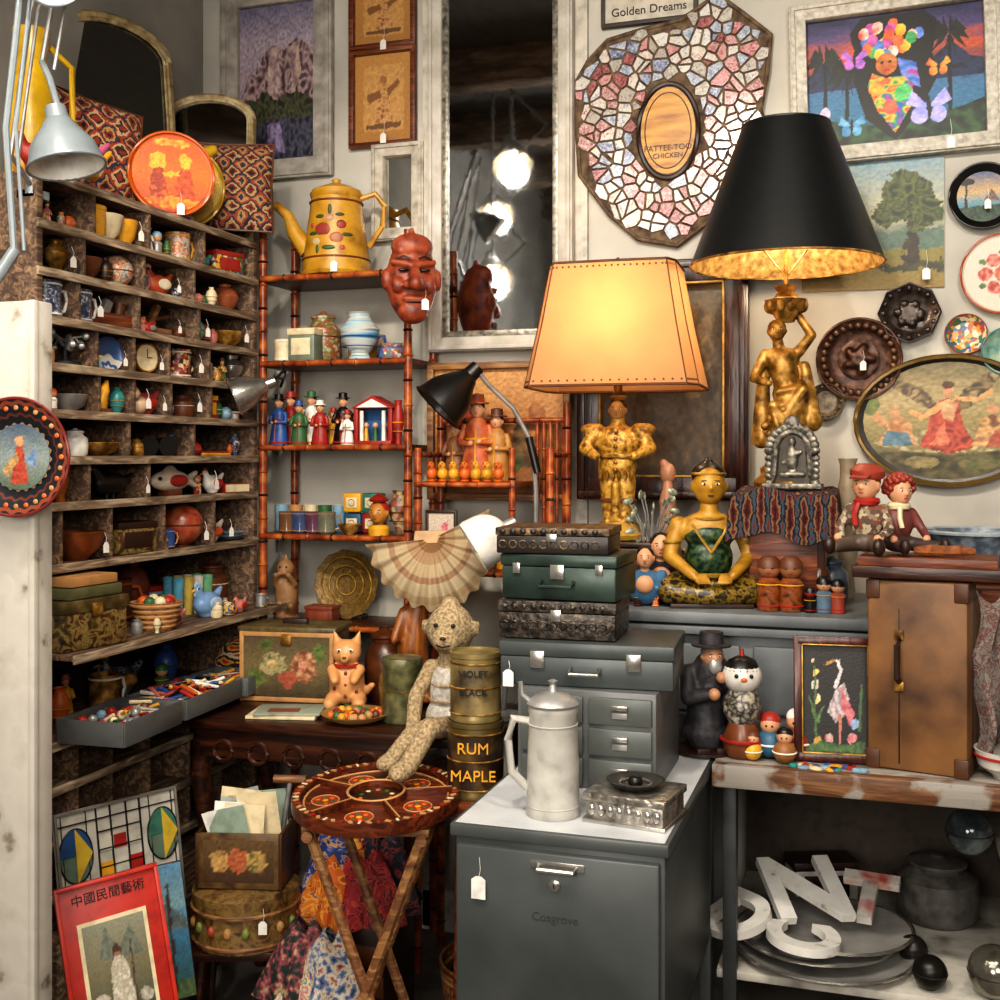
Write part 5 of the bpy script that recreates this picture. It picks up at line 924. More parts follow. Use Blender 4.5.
b.blob([('c',(0,0,.06),(0,0,.12),.05,.042),('c',(.0,0,.12),(.01,0,.2),.042,.043),('s',(.012,0,.23),(.046,.036,.04)),('c',(.0,0,.25),(-.01,0,.31),.030,.036),('s',(-.012,0,.32),(.046,.032,.028)),('c',(-.015,0,.335),(-.02,-.005,.365),.014,.013),
 ('c',(-.05,0,.33),(-.078,-.02,.27),.015,.012),('c',(-.078,-.02,.27),(-.04,-.05,.255),.012,.009),('c',(.03,0,.335),(.062,-.01,.375),.015,.012),('c',(.062,-.01,.375),(.03,0,.425),.012,.01),
 ('c',(-.055,.02,.3),(-.06,.02,.12),.014,.026),('c',(.045,.01,.3),(.065,.01,.16),.014,.024),('c',(-.03,-.033,.2),(.05,-.03,.1),.014,.01),('c',(-.035,-.03,.13),(.04,-.035,.24),.009,.012),('c',(0,-.038,.09),(-.03,-.038,.18),.011,.009),('c',(.015,-.04,.08),(.02,-.038,.16),.009,.008),('c',(-.02,-.03,.235),(.04,-.03,.245),.008,.008)],GOLD,.0042,1)
b.head((-.022,-.008,.388),.027,GOLD,GOLD,lips=GOLD); b.lathe([(.02,.41),(.03,.425),(.036,.44),(.05,.455),(.052,.465),(.03,.47),(.02,.485),(.03,.5),(0,.5)],GOLD,seg=24,wob=.05,nw=8)
for i in range(10): a=i*2*math.pi/10; b.ell((.042*math.cos(a),.042*math.sin(a),.45),(.012,.012,.018),GOLD,u=8,v=6)
for i in range(9): b.ell((.04*math.cos(i*.8)-.01,-.036+.005*(i%2),.07+.02*i),(.011,.008,.011),GOLD,u=8,v=6)
s0=1.925-LZ; s1=2.27-LZ
b.cyl((0,0,.5),(0,0,.6),.006,.006,GOLD)
b.lathe([(.237,s0),(.236,s0+.002),(.108,s1)],P('0f1112',.4,bump=.05),seg=64,cap=False); b.lathe([(.106,s1),(.234,s0)],N(['74562c','a8854a','c8a86c'],60,.45,.4,bump=.6),seg=64,cap=False); b.ring((0,0,s0),.236,.003,GOLD,n=64); b.ring((0,0,s1),.107,.003,BLK,n=48)
b.tube([(0,0,.52),(-.06,0,.6),(-.05,0,s1-.04),(0,0,s1)],.002,GOLD); b.tube([(0,0,.52),(.06,0,.6),(.05,0,s1-.04),(0,0,s1)],.002,GOLD); b.tube([(-.106,0,s1),(0,0,s1),(.106,0,s1)],.002,GOLD); b.lathe([(.01,s1),(.016,s1+.01),(.006,s1+.015),(0,s1+.02)],GOLD)
b.ell((0,0,.66),(.03,.03,.04),EM('ffe0b0',8)); b.done((BX,BY,LZ),4)
light('POINT','black_lamp_bulb_light',(BX,BY,LZ+.6),6,W2,.04)
b=B('filigree_silver_frame'); pk=N(['34302a','6a665e','a09888'],60,.4,.6,bump=1)
b.tube([(.04*math.cos(a*math.pi/8)*1.0,0,.09+.045*math.sin(a*math.pi/8)) for a in range(9)]+[(-.045,0,.03),(-.05,0,.0),(.05,0,.0),(.045,0,.03)],.009,pk,8,True)
for i in range(14): a=i*math.pi/13; b.ell((.055*math.cos(a),-.002,.088+.058*math.sin(a)),(.012,.008,.012),pk,u=8,v=6)
for i in range(5): b.ell((-.056,0,.07-.015*i),(.01,.007,.01),pk,u=8,v=6); b.ell((.056,0,.07-.015*i),(.01,.007,.01),pk,u=8,v=6)
b.blob([('s',(0,0,.07),(.016,.008,.03)),('s',(0,0,.11),(.01,.008,.012)),('c',(-.02,0,.06),(.02,0,.085),.006,.006),('c',(-.025,0,.03),(.025,0,.03),.008,.008)],pk,.004,1)
b.prism([(-.04,.005),(.04,.005),(.038,.1),(0,.135),(-.038,.1)],.006,.003,P('3a342c',.3,.5)); b.box((0,.01,.002),(.14,.05,.012),pk); b.ell((0,0,.155),(.02,.01,.02),pk); b.done((BX+.02,2.868,CZ+.019),-6)
ge=N(['6a4a10','a0741c','b48832'],22,.45,.1,bump=.3); gr=N(['0c1410','142418','2c4a2c','5a541c'],70,.35,.2,bump=.4)
b=B('seated_gilded_statue')
b.blob([('s',(0,.01,.045),(.085,.06,.045)),('c',(-.06,-.0,.05),(-.1,-.04,.04),.04,.032),('c',(.06,0,.05),(.1,-.04,.04),.04,.032),('c',(-.1,-.045,.035),(.0,-.075,.03),.03,.024),('c',(.1,-.045,.035),(.02,-.07,.03),.03,.024)],N(['14120a','1c1a0e','8a6c20','141c14','3c2c10'],60,.35,.2),.006,2)
b.blob([('s',(0,0,.11),(.054,.042,.06)),('s',(0,0,.185),(.075,.042,.045)),('c',(0,0,.21),(0,-.003,.25),.026,.022),('c',(-.075,0,.195),(-.098,-.01,.12),.022,.018),('c',(-.098,-.01,.12),(-.045,-.075,.078),.018,.013),('c',(.075,0,.195),(.098,-.01,.12),.022,.018),('c',(.098,-.01,.12),(.05,-.07,.078),.018,.013)]+
 [('c',(-.045+.009*i,-.075,.078),(-.035+.009*i,-.098,.062),.006,.0045) for i in range(4)]+[('c',(.05-.009*i,-.07,.078),(.04-.009*i,-.095,.062),.006,.0045) for i in range(4)],ge,.0045,1)
b.blob([('s',(0,-.004,.115),(.059,.047,.062)),('s',(0,-.004,.172),(.066,.045,.036))],gr,.005,2); b.ring((0,-.004,.075),.06,.006,GOLDP,sy=.8); b.ring((0,-.002,.212),.042,.005,GOLDP,sy=.8)
for q in (-1,1): b.ring((q*.09,-.006,.155),.021,.004,GOLDP); b.tube([(q*.045,-.03,.2),(q*.02,-.047,.16),(0,-.052,.13)],.004,GOLDP,6)
b.head((0,-.004,.292),.05,ge,None,lips=BRN); b.blob([('s',(0,.014,.318),(.043,.043,.034)),('s',(0,.01,.35),(.013,.013,.012))],BLK,.0045,2); b.ring((0,.004,.322),.040,.0035,GOLDP,sy=1.05); b.box((0,.0,.004),(.2,.15,.01),DBR)
b.done((oy(713,2.86)[0]-.01,2.86,DT+.002),14)
for px,y,h,c1 in ((645,2.80,.15,P('3c6484',.25)),(661,2.88,.18,P('2a2a30',.3))):
    b=B('laughing_ceramic_figure'); b.blob([('s',(0,0,h*.3),(h*.32,h*.26,h*.3)),('s',(0,-h*.06,h*.35),(h*.24,h*.24,h*.22)),('c',(-h*.28,0,h*.5),(-h*.2,-h*.2,h*.3),h*.09,h*.06),('c',(h*.28,0,h*.5),(h*.2,-h*.2,h*.3),h*.09,h*.06)],c1,h*.03,2); b.ell((0,-h*.22,h*.36),(h*.15,h*.1,h*.15),SKIN); b.head((0,-.01,h*.78),h*.18,SKIN,BLK); b.done((oy(px,y)[0],y,DT+.001),10)
b=B('pear_shaped_wood_lamp_base'); b.lathe([(.035,0),(.037,.01),(.02,.02),(.035,.06),(.042,.09),(.03,.15),(.02,.2),(.022,.25),(.014,.28),(.012,.34),(0,.35)],P('98684c',.4)); b.blob([('s',(0,0,.32),(.022,.018,.03)),('s',(-.01,0,.345),(.012,.012,.014))],P('98684c',.4),.004); b.tag((.02,-.03,.2),.03); b.done((oy(667,3.02)[0],3.03,DT+.001)) 
b=B('silver_leaf_spray')
b.cyl((0,0,0),(0,0,.03),.03,.01,PEW)
for i in range(30): a=i*2.4; r0=.06; b.tube([(0,0,.02),(r0*.5*math.cos(a),r0*.4*math.sin(a),.08+.005*i),(r0*math.cos(a),r0*.6*math.sin(a),.1+.006*i)],.002,PEW,5); b.ell((r0*math.cos(a),r0*.6*math.sin(a),.1+.006*i),(.014,.004,.009),N(['4a5248','78806c','a0a498'],80,.4,.3),(0,a,a),u=8,v=6)
b.done((oy(645,2.84)[0],2.92,DT+.001))
kb=N(['4a1c10','8a4a24','2a1a10'],50,.3)
kok('kokeshi_doll',.13,kb,P('986040'),BRN).done((oy(769,2.80)[0],2.80,DT+.001)); kok('kokeshi_doll',.13,kb,P('8c5c38'),BRN).done((oy(791,2.80)[0],2.80,DT+.001))
kok('small_kokeshi_doll',.085,P('5a7488'),SKIN).done((oy(824,2.80)[0],2.80,DT+.001)); kok('small_kokeshi_doll',.08,P('98402c'),SKIN).done((oy(838,2.80)[0],2.80,DT+.001))
kok('small_kokeshi_doll',.06,BLK,RED).done((oy(810,2.79)[0],2.79,DT+.001))
vase('brown_bottle',.13,.05,'tall',P('4a2c18',.2)).done((oy(808,2.86)[0]+.025,2.88,DT+.001)); vase('blue_stoneware_jar',.12,.08,'jar',P('4a5460',.3)).done((oy(832,2.95)[0],2.95,DT+.001)); vase('stoneware_bottle',.36,.07,'tall',N(['7a6c58','988a70'],30,.5)).done((oy(860,3.1)[0]-.03,3.1,DT+.001))
scatter('assorted_chest_curios',DT+.001,-.50,-.34,3.10,3.18,4,.14,.22,41); scatter('small_chest_curios',DT+.001,-.60,-.49,2.77,2.80,3,.04,.06,42)
# ---------------------------------------------------------------- brown trunk + items right
TY=2.66; TH=.405; tx=oy(924,TY)[0]; LE=N(['3c2414','6a4828','80582f'],8,.55,bump=.3)
b=B('upright_leather_suitcase'); b.box((0,0,TH/2),(.205,.15,TH),LE,bev=.008); b.box((0,-.02,TH/2),(.209,.008,TH+.004),DBR,bev=.002)
for q in (-1,1):
    for z in (.02,TH-.02): b.box((q*.09,0,z),(.03,.156,.042),P('4a2a14'),bev=.004)
b.tube([(-.035,-.078,.28),(-.035,-.098,.27),(-.035,-.098,.2),(-.035,-.078,.19)],.006,DBR); b.box((-.035,-.077,.29),(.02,.006,.02),GOLD); b.box((-.035,-.077,.18),(.02,.006,.02),GOLD); b.box((-.035,-.0755,.18),(.003,.003,.33),DBR)
b.done((tx,TY,KT+.001),-14)
b=B('wood_plank_shelf_box'); b.box((0,0,.014),(.3,.18,.026),DW); b.box((0,0,.036),(.28,.16,.02),RW); b.box((0,0,.002),(.2,.13,.008),DW); b.done((tx+.01,TY+.01,KT+TH+.004),-6)
DB=KT+TH+.004+.047
def doll(n,s_,coat,pants,capm,hair,scarf,loc,rz,yarn=False):
    b=B(n)
    b.blob([('s',(0,0,.09*s_),(.045*s_,.035*s_,.06*s_)),('c',(-.045*s_,0,.125*s_),(-.07*s_,-.02*s_,.07*s_),.016*s_,.014*s_),('c',(-.07*s_,-.02*s_,.07*s_),(-.05*s_,-.06*s_,.05*s_),.014*s_,.012*s_),('c',(.045*s_,0,.125*s_),(.07*s_,-.02*s_,.07*s_),.016*s_,.014*s_),('c',(.07*s_,-.02*s_,.07*s_),(.06*s_,-.06*s_,.05*s_),.014*s_,.012*s_)],coat,.005,2)
    b.blob([('c',(-.025*s_,0,.03*s_),(-.05*s_,-.11*s_,.025*s_),.024*s_,.018*s_),('c',(.025*s_,0,.03*s_),(.07*s_,-.1*s_,.025*s_),.024*s_,.018*s_),('s',(0,0,.035*s_),(.05*s_,.04*s_,.03*s_))],pants,.005,2)
    for q in (-1,1): b.blob([('s',((-.055 if q<0 else .078)*s_,-.125*s_,.03*s_),(.016*s_,.02*s_,.026*s_))],DBR,.005,1); b.ell((q*.055*s_,-.065*s_,.047*s_),.012*s_,SKIN,u=10,v=8)
    b.head((0,-.005,.19*s_),.044*s_,SKIN,hair); b.ring((0,0,.145*s_),.025*s_,.012*s_,scarf); b.tube([(-.01,-.03*s_,.14*s_),(-.015,-.042*s_,.11*s_),(-.012,-.045*s_,.08*s_)],.008*s_,scarf,6)
    if yarn:
        for i in range(60):
            a=i*2.399; h_=1-(i/60)*1.25; rr=math.sqrt(max(0,1-h_*h_)); yv=rr*math.sin(a)
            if yv<-.45 and h_<.55: continue
            b.ell((rr*math.cos(a)*.042*s_,yv*.044*s_,.198*s_+h_*.043*s_),.011*s_,hair,u=8,v=6)
    if capm: b.lathe([(.044*s_,0),(.047*s_,.006*s_),(.046*s_,.02*s_),(.03*s_,.034*s_),(0,.038*s_)],capm,c=(0,.004,.212*s_),r=(.1,.1,0),seg=20); b.box((0,-.045*s_,.214*s_),(.05*s_,.035*s_,.006*s_),capm,(.2,0,0))
    b.done(loc,rz)
plaid=V(['7a6a54','4a3c34','a0947a','6a3a2c'],120,.8)
doll('seated_boy_doll',.80,plaid,P('54463c'),P('84301f'),P('7a3a1c'),RED,(oy(861,2.66)[0]+.012,TY+.0,DB),-20)
doll('seated_rag_doll',.72,P('6a3430'),P('3c2e2a'),None,P('842c1c'),CRM,(oy(893,2.72)[0]+.012,TY+.05,DB),30,True)
b=B('jointed_wooden_snake'); b.tube([(0,0,.012),(.03,-.01,.014),(.06,.0,.012),(.09,-.012,.014),(.12,-.004,.012)],[.008,.013,.012,.012,.007],N(['5a3018','9a5c30'],60,.5),8); b.done((oy(915,TY-.03)[0],TY-.02,DB))
ex=oy(962,2.9)[0]
b=B('stacked_wood_crate'); b.box((0,0,.2),(.26,.2,.40),DWZ); [b.box((0,-.102,.05+i*.1),(.26,.006,.085),RW) for i in range(4)]; b.done((ex+.055,2.97,KT+.001))
b=B('grey_enamel_basin'); b.lathe([(.08,0),(.1,.01),(.135,.085),(.14,.09),(.13,.09),(.095,.015),(0,.01)],N(['3a4048','5a6470','8a949c'],40,.35),seg=40); b.ring((0,0,.09),.137,.005,N(['7a848c','a0a8ac'],40,.35),n=40); b.done((ex+.045,2.96,KT+.402)) 
b=B('draped_patterned_cloth'); bm=bmesh.new(); g=[]
for j in range(25):
    row=[]
    for i in range(19):
        u=i/18; v=j/24; row.append(bm.verts.new((u*.13+.01*math.sin(v*9+u*4),-.0+.022*math.sin(u*17+v*2)*(.3+v),-v*.34-.03*math.sin(u*9))))
    g.append(row)
for j in range(24):
    for i in range(18): bm.faces.new((g[j][i],g[j][i+1],g[j+1][i+1],g[j+1][i]))
bmesh.ops.solidify(bm,geom=bm.faces[:],thickness=.003); b.add(bm,N(['5a5250','a8a49c','84504a','b4b0a8','4a4a5a'],45,.9,dist=1)); b.tube([(0,0,.005),(.07,0,.005),(.14,.0,.005)],.008,BRN,8); b.tube([(.07,.0,.005),(.07,.12,.005),(.07,.2,.005)],.008,BRN,8); b.done((oy(975,2.62)[0],2.60,1.17))
b=B('red_and_white_bowl'); b.lathe([(.04,0),(.042,.006),(.075,.03),(.085,.07),(.08,.07),(.07,.03),(0,.012)],P('c0bcb4',.3)); b.ring((0,0,.055),.082,.004,RED); b.done((oy(1005,2.62)[0]+.01,2.61,KT+.001),sc=.85)
xq,dq=oy(835,2.66)
b=B('framed_heron_picture'); hw,hh=.088,.135; b.box((0,-.002,0),(2*hw-.01,.006,2*hh-.01),P('120e0c',.5),bev=0); frame(b,hw,hh,.018,WD('3a140a','5c2412',6,'Z',.3),.02,GOLDP,.003)
b.canvas(hw-.02,hh-.02,-.0065,painter([(-1,'100c0a'),(1,'181412')],[('p',[(-.25,-.25),(.05,.2),(.3,.3),(.45,.0),(.3,-.3),(0,-.45)],['7a7478','a8989c','c0b0b0']),('p',[(.05,.2),(.25,.55),(.15,.75),(.0,.72),(.15,.55),(-.05,.2)],['b8b0b0','c8c0c0']),('p',[(0,.76),(-.4,.62),(0,.66)],['b88a40','8a5a20']),('p',[(.1,-.3),(.11,-.9),(.16,-.9),(.2,-.3)],'a86a5c'),('p',[(.2,.25),(.6,-.3),(.45,-.5),(.2,-.1)],['a04a50','c07078']),('e',-.6,.5,.09,.08,['c8a040','e0c060']),('e',-.62,.25,.12,.1,['c0b8a8','b0a890']),('e',-.55,-.0,.09,.09,['c8a040','d8ccA0']),('e',-.68,.7,.06,.05,['c0b8a8','c8a040']),('p',[(-.64,-.9),(-.66,.6),(-.6,.6),(-.58,-.9)],'3c5a2c'),('p',[(-.6,-.3),(-.85,.1),(-.66,-.4)],['2c4a24','5a7a3c']),('p',[(-.6,-.4),(-.35,-.1),(-.5,-.5)],['2c4a24','5a7a3c']),('e',.6,-.45,.14,.1,['6a80a8','98a8c8']),('e',.5,-.72,.14,.1,['a85a60','c0888c']),('e',-.2,-.75,.14,.1,['b8a8a0','a84a4c']),('e',-.55,-.8,.12,.08,['c8a040','a07030']),('p',[(-.9,-.9),(-.4,-.8),(.3,-.85),(.9,-.78),(.9,-1),(-.9,-1)],['243c20','486a38']),('p',[(.7,-.6),(.8,.3),(.86,.3),(.8,-.6)],'3c5a34')],wob=.04,fr=7,brush=.2),64,100)
b.done((xq,2.645,KT+.002+hh*math.cos(R_(8))),rot=(R_(-8),0,R_(6)))
b=B('old_man_figurine'); h=.28; bk=N(['18171a','26252a','343034'],60,.6,bump=.6)
b.blob([('c',(0,0,h*.12),(0,.005,h*.45),.045,.04),('c',(0,.0,h*.45),(.01,-.005,h*.66),.04,.042),('s',(0,0,.04),(.055,.045,.03)),('c',(-.04,0,h*.64),(-.05,-.03,h*.45),.02,.017),('c',(-.05,-.03,h*.45),(.0,-.06,h*.5),.017,.013),('c',(.045,0,h*.64),(.055,-.03,h*.5),.02,.017),('c',(.055,-.03,h*.5),(.02,-.06,h*.62),.017,.012)],bk,.005,1)
b.head((.008,-.025,h*.78),.03,P('a87858'),PEW); b.lathe([(.045,0),(.046,.004),(.028,.006),(.026,.032),(0,.034)],bk,c=(.008,-.018,h*.86),seg=24); b.ell((.0,-.065,h*.5),.014,P('a87858'),u=10,v=8); b.ell((.018,-.062,h*.63),.013,P('a87858'),u=10,v=8); b.box((-.02,-.03,.008),(.03,.05,.016),DBR); b.box((.025,-.03,.008),(.03,.05,.016),DBR); b.ell((.008,-.045,h*.71),(.016,.012,.02),PEW)
b.lathe([(.07,0),(.07,.006),(0,.006)],DBR); b.done((oy(705,2.63)[0],2.64,KT+.001),25)
b=B('painted_gourd_doll'); b.lathe([(.03,0),(.04,.01),(.045,.04),(.03,.075),(.028,.08)],P('6a3a20',.3)); b.lathe([(.028,.075),(.042,.1),(.043,.12),(.03,.15)],N(['b8b0a0','201c1c','a8a090'],50,.3,det=2)); b.ell((0,0,.18),(.044,.044,.04),P('c4c0b8',.3)); b.lathe([(.04,.195),(.03,.215),(.012,.224),(0,.226)],BLK); b.ell((0,-.04,.178),(.008,.006,.006),ORG); b.ell((-.016,-.04,.186),.005,BLK,u=8,v=6); b.ell((.016,-.04,.186),.005,BLK,u=8,v=6); b.ring((0,0,.04),.046,.004,RED); b.cyl((0,0,.22),(0,0,.24),.006,.004,RED); b.done((oy(743,2.63)[0],2.61,KT+.001),12)
b=B('roly_poly_doll_group')
for i,(dx,dy,r,m) in enumerate(((0,0,.028,P('2c5a74')),(.05,.02,.03,RED),(.03,-.035,.022,P('88582c')),(-.03,-.03,.018,YEL))):
    b.ell((dx,dy,r),r,m); b.ell((dx,dy,r*2.3),r*.7,SKIN); b.ell((dx,dy+r*.1,r*2.55),(r*.72,r*.72,r*.6),[RED,WHT,BLK,BRN][i]); b.ell((dx-r*.2,dy-r*.66,r*2.3),r*.08,BLK,u=6,v=5); b.ell((dx+r*.2,dy-r*.66,r*2.3),r*.08,BLK,u=6,v=5); b.ring((dx,dy,r),r,r*.08,WHT)
b.done((oy(770,2.62)[0],2.62,KT+.001),sc=1.15)
b=B('scattered_enamel_pins'); random.seed(9)
for i in range(22): x=random.uniform(-.08,.08); y=random.uniform(-.02,.02); b.lathe([(.011,0),(.011,.004),(.006,.007),(0,.007)],random.choice([YEL,LBL,RED,TEAL,BLU,CRM]),c=(x,y,.0),sx=random.uniform(.8,1.6),r=(0,0,random.random()*3),seg=12)
b.done((oy(828,2.57)[0],2.565,KT+.001))
# ---------------------------------------------------------------- lower shelf: platters, letters, balls
SZ=.301
def az(px,py,z): d=(H-z)*F/(py-HY); a=ray(px); return a[0]*d,a[1]*d
b=B('silver_platter_stack'); sil=N(['8c8a86','b0aeaa','c4c2be'],10,.3,.5,bump=.1)
for i,(dx,dy,r) in enumerate(((0,0,.2),(-.02,.02,.18),(.03,.03,.165))): b.lathe([(r*.6,i*.02),(r*.75,i*.02+.004),(r,i*.02+.018),(r*.99,i*.02+.022),(r*.72,i*.02+.008),(0,i*.02+.006)],sil,c=(dx,dy,0),seg=48); b.ring((dx,dy,i*.02+.02),r,.004,SILV,n=48)
px_,py_=-.11,2.75; b.done((px_,py_,SZ))
LWT=N(['8a867e','ccc9c2','d8d6d0'],30,.45,pos=[.3,.38,.7])
def letter(ch,px,py,z,sz,m,rz,tilt):
    b=B('sign_letter_'+ch.lower()); b.text(ch,sz,m,(0,0,0),.01,.007,r=(tilt,0,0)); a=az(px,py,z); b.done((a[0],a[1],z),rz)
letter('N',806,892,.42,.26,LWT,24,.42); letter('C',808,940,.375,.21,LWT,100,.08); letter('D',735,918,.385,.21,LWT,-38,.3); letter('T',868,900,.405,.2,N(['a09c94','c4c0b8','a84a3a'],14,.4),-8,.4)
def gball(n,px,r,m,z,yy):
    b=B(n); x=oy(px,yy)[0]; b.ell((0,0,r),r,m,u=28,v=18); b.ring((0,0,.003),r*.3,.003,BLKM); b.ring((0,0,r),r*1.0,.0012,BLKM); b.done((x,yy,z))
gball('glass_float_ball',969,.05,N(['1c2024','4a5458','8a9494'],12,.1,.3),.561,2.76)
gball('iron_ball',930,.036,P('24221f',.35,.6),SZ,2.64); gball('iron_ball',913,.032,P('2c2824',.35,.6),SZ,2.76); gball('iron_ball',902,.03,P('24221f',.35,.6),SZ,2.86)
gball('mirrored_ball',995,.055,N(['5a584e','a8a294'],12,.15,.7),SZ,2.64)
vase('grey_stoneware_crock',.16,.2,'jar',N(['3c3a38','6a6662'],30,.5)).done((.15,3.05,SZ)); vase('white_enamel_pot',.15,.18,'cyl',PW,BLK).done((.45,3.0,.561)); vase('white_enamel_pot',.16,.2,'cyl',PW,BLK).done((.42,2.9,SZ))
scatter('dusty_storage_jars',SZ,-.28,.02,3.07,3.16,5,.16,.26,51)
# ---------------------------------------------------------------- floor-left clutter
b=B('geometric_stained_glass_panel'); hw,hh=.155,.13; b.box((0,0,0),(2*hw,.008,2*hh),P('b0aca2',.3),bev=0); L=BLK
for q in (-.11,.11): 
    b.disc((q,.03),.04,.06,-.006,.003,P('5a6a5c',.2)); b.prism([(q+.04*math.cos(a*math.pi/12),.03+.06*math.sin(a*math.pi/12)) for a in range(13)],-.0075,.003,P('2c4a74' if q<0 else '3c6a5c',.2)); b.prism([(q,-.03),(q+.04,.03),(q,.09)],-.0085,.003,P('b89c38',.2)); b.ring((q,-.007,.03),1,.002,L,'xz',32,5,.04,.06); b.disc((q,-.09),.035,.026,-.006,.003,P('6a7a4a',.2))
for xx in (-.055,-.02,.02,.055): b.box((xx,-.006,0),(.003,.004,2*hh),L,bev=0)
for xx in (-.14,-.08,.08,.14): b.box((xx,-.0055,0),(.0015,.003,2*hh),L,bev=0)
for zq in (-.09,-.05,-.01,.03,.07,.1): b.box((0,-.0065,zq),(.11 if zq<.08 else 2*hw,.004,.0025),L,bev=0)
for i in range(9): b.box((-.037+.037*(i%3),-.0055,-.07+.055*(i//3)),(.03,.003,.03),[RED,P('b8b4a8',.2),P('a8502c',.2),YEL,P('b8b4a8',.2),RED,P('b8b4a8',.2),RED,P('b8b4a8',.2)][i],bev=0)
frame(b,hw,hh,.006,P('6a665c'),.01); b.done((-1.665,2.27,.515),rot=(R_(-10),0,R_(66)))
b=B('red_framed_print'); hw,hh=.105,.15; b.box((0,0,0),(2*hw,.01,2*hh),P('a8281c',.45)); b.box((0,-.006,-.03),(.14,.004,.2),CRM,bev=0)
b.canvas(.062,.092,-.009,painter([(-1,'3c4430'),(0,'6c6448'),(1,'80806c')],[('p',[(-.6,.2),(-.3,.9),(.1,.4),(.5,.8),(.9,.1)],['54584c','6c7060']),('p',[(-.35,-.9),(-.25,0),(-.1,.2),(.15,.2),(.3,0),(.4,-.9)],['b8b09c','98907c','c8c0b0']),('e',0,.33,.12,.11,'8a5a3c'),('p',[(-.12,.4),(0,.5),(.12,.4),(.16,.15),(.1,.3),(-.1,.3),(-.16,.15)],'3c2418'),('p',[(.4,-.9),(.44,.5),(.48,.5),(.46,-.9)],'3c2c1c'),('e',-.65,-.7,.25,.2,['b8b0a0','8a8474']),('e',.75,-.75,.2,.15,['b8b0a0','8a8474'])],wob=.04,brush=.15),48,70,c=(0,-.03))
b.text('中國民間藝術',.025,BLK,(0,-.006,.115)); frame(b,hw,hh,.008,P('b83020',.4),.016)
b.done((-1.50,2.03,.42),rot=(R_(-14),R_(-6),R_(48)))
b=B('blue_lake_painting'); b.box((0,0,0),(.18,.012,.3),DBR); b.canvas(.088,.148,-.0068,painter([(-1,'204c3c'),(-.3,'2c6078'),(.1,'3c7898'),(.4,'6c9098'),(1,'4a7898')],[('p',[(-1,.1),(-.5,.45),(0,.2),(.5,.4),(1,.15),(1,0),(-1,0)],['3c4c50','5a6868']),('p',[(-1,-1),(-1,-.4),(-.3,-.6),(.3,-.8),(1,-.7),(1,-1)],['2c4424','54683c']),('p',[(.5,-.9),(.55,.7),(.62,.7),(.6,-.9)],'2c2014')],wob=.06),40,60); b.done((-1.575,2.25,.35),rot=(R_(-12),R_(-6),R_(40)))
b=B('low_wood_crate'); b.box((0,0,.125),(.22,.14,.25),BRN); [b.box((0,-.072,.04+.08*i),(.22,.008,.06),LW) for i in range(3)]; b.done((-1.53,2.04,.0),48)
b=B('picture_prop_crate'); b.box((0,0,.095),(.14,.06,.19),DBR); [b.box((0,-.032,.04+.07*i),(.14,.008,.055),BRN) for i in range(2)]; b.done((-1.59,2.24,0),42)
b=B('panel_prop_ledge'); b.box((0,0,.19),(.28,.04,.38),UW); b.box((0,-.022,.19),(.26,.006,.34),UWE); b.done((-1.69,2.25,0),66)
fx,fy=-1.44,2.45
b=B('round_painted_hat_box'); m=N(['2a1a0c','5a401c','745c30','4a2418'],35,.5,dist=1,bump=.4); b.lathe([(.12,.29),(.125,.295),(.12,.38),(.126,.382),(.127,.415),(.115,.422),(0,.425)],m,seg=44); b.ring((0,0,.305),.124,.005,LW,n=40); b.ring((0,0,.38),.126,.005,LW,n=40); b.box((0,0,.28),(.24,.2,.02),DW)
for i in range(18): a=i*math.pi/9; b.ell((.122*math.cos(a),.122*math.sin(a),.343),(.01,.01,.014),[P('8a3a20'),TAN,P('6a7434')][i%3],u=8,v=6)
for x in (-.09,.09):
    for y in (-.07,.07): b.tube([(x,y,.27),(x*1.1,y*1.1,.15),(x*1.2,y*1.2,.0)],[.014,.01,.013],DW,8)
b.tag((.06,-.115,.40),.03); b.done((fx,fy,0),20)
b=B('letter_tin_with_cards'); b.box((0,0,.05),(.2,.12,.1),N(['2a1a0c','4a3420','6a5430','3a2412'],25,.5,bump=.4)); 
for q in (-1,1): b.box((q*.1,0,.065),(.008,.13,.13),P('4a3018',.4,.4)); b.box((0,q*.06,.065),(.2,.008,.13),N(['2a1c12','5a4224','74582c'],25,.4))
b.canvas(.085,.05,-.0645,painter([(-1,'3a2412'),(1,'5c4424')],[('e',-.5,0,.3,.5,['8a6a34','b08c50','6a3a20']),('e',.0,0,.3,.6,['8a3a24','a8683c']),('e',.5,0,.3,.5,['8a6a34','b08c50','4a5a2c'])],wob=.1),30,18,c=(0,.065))
random.seed(4)
for i in range(12): b.box((random.uniform(-.05,.05),-.045+.008*i,.13+random.uniform(-.01,.03)),(.1,.002,.12),random.choice([CRM,WHT,P('98a09c'),P('889888'),P('a89878'),P('8a7a60')]),(random.uniform(-.15,.15),random.uniform(-.3,.3),random.uniform(-.2,.2)),bev=0)
b.cyl((.08,.03,.1),(.1,.03,.23),.006,.006,PEW); b.cyl((.06,.03,.235),(.14,.03,.235),.01,.01,LW); b.done((fx,fy,.4265),14)
b=B('storage_crate'); b.box((0,0,.16),(.22,.2,.32),DBR); [b.box((0,-.102,.04+.07*i),(.22,.006,.05),BRN) for i in range(4)]; b.done((-1.22,2.62,0))
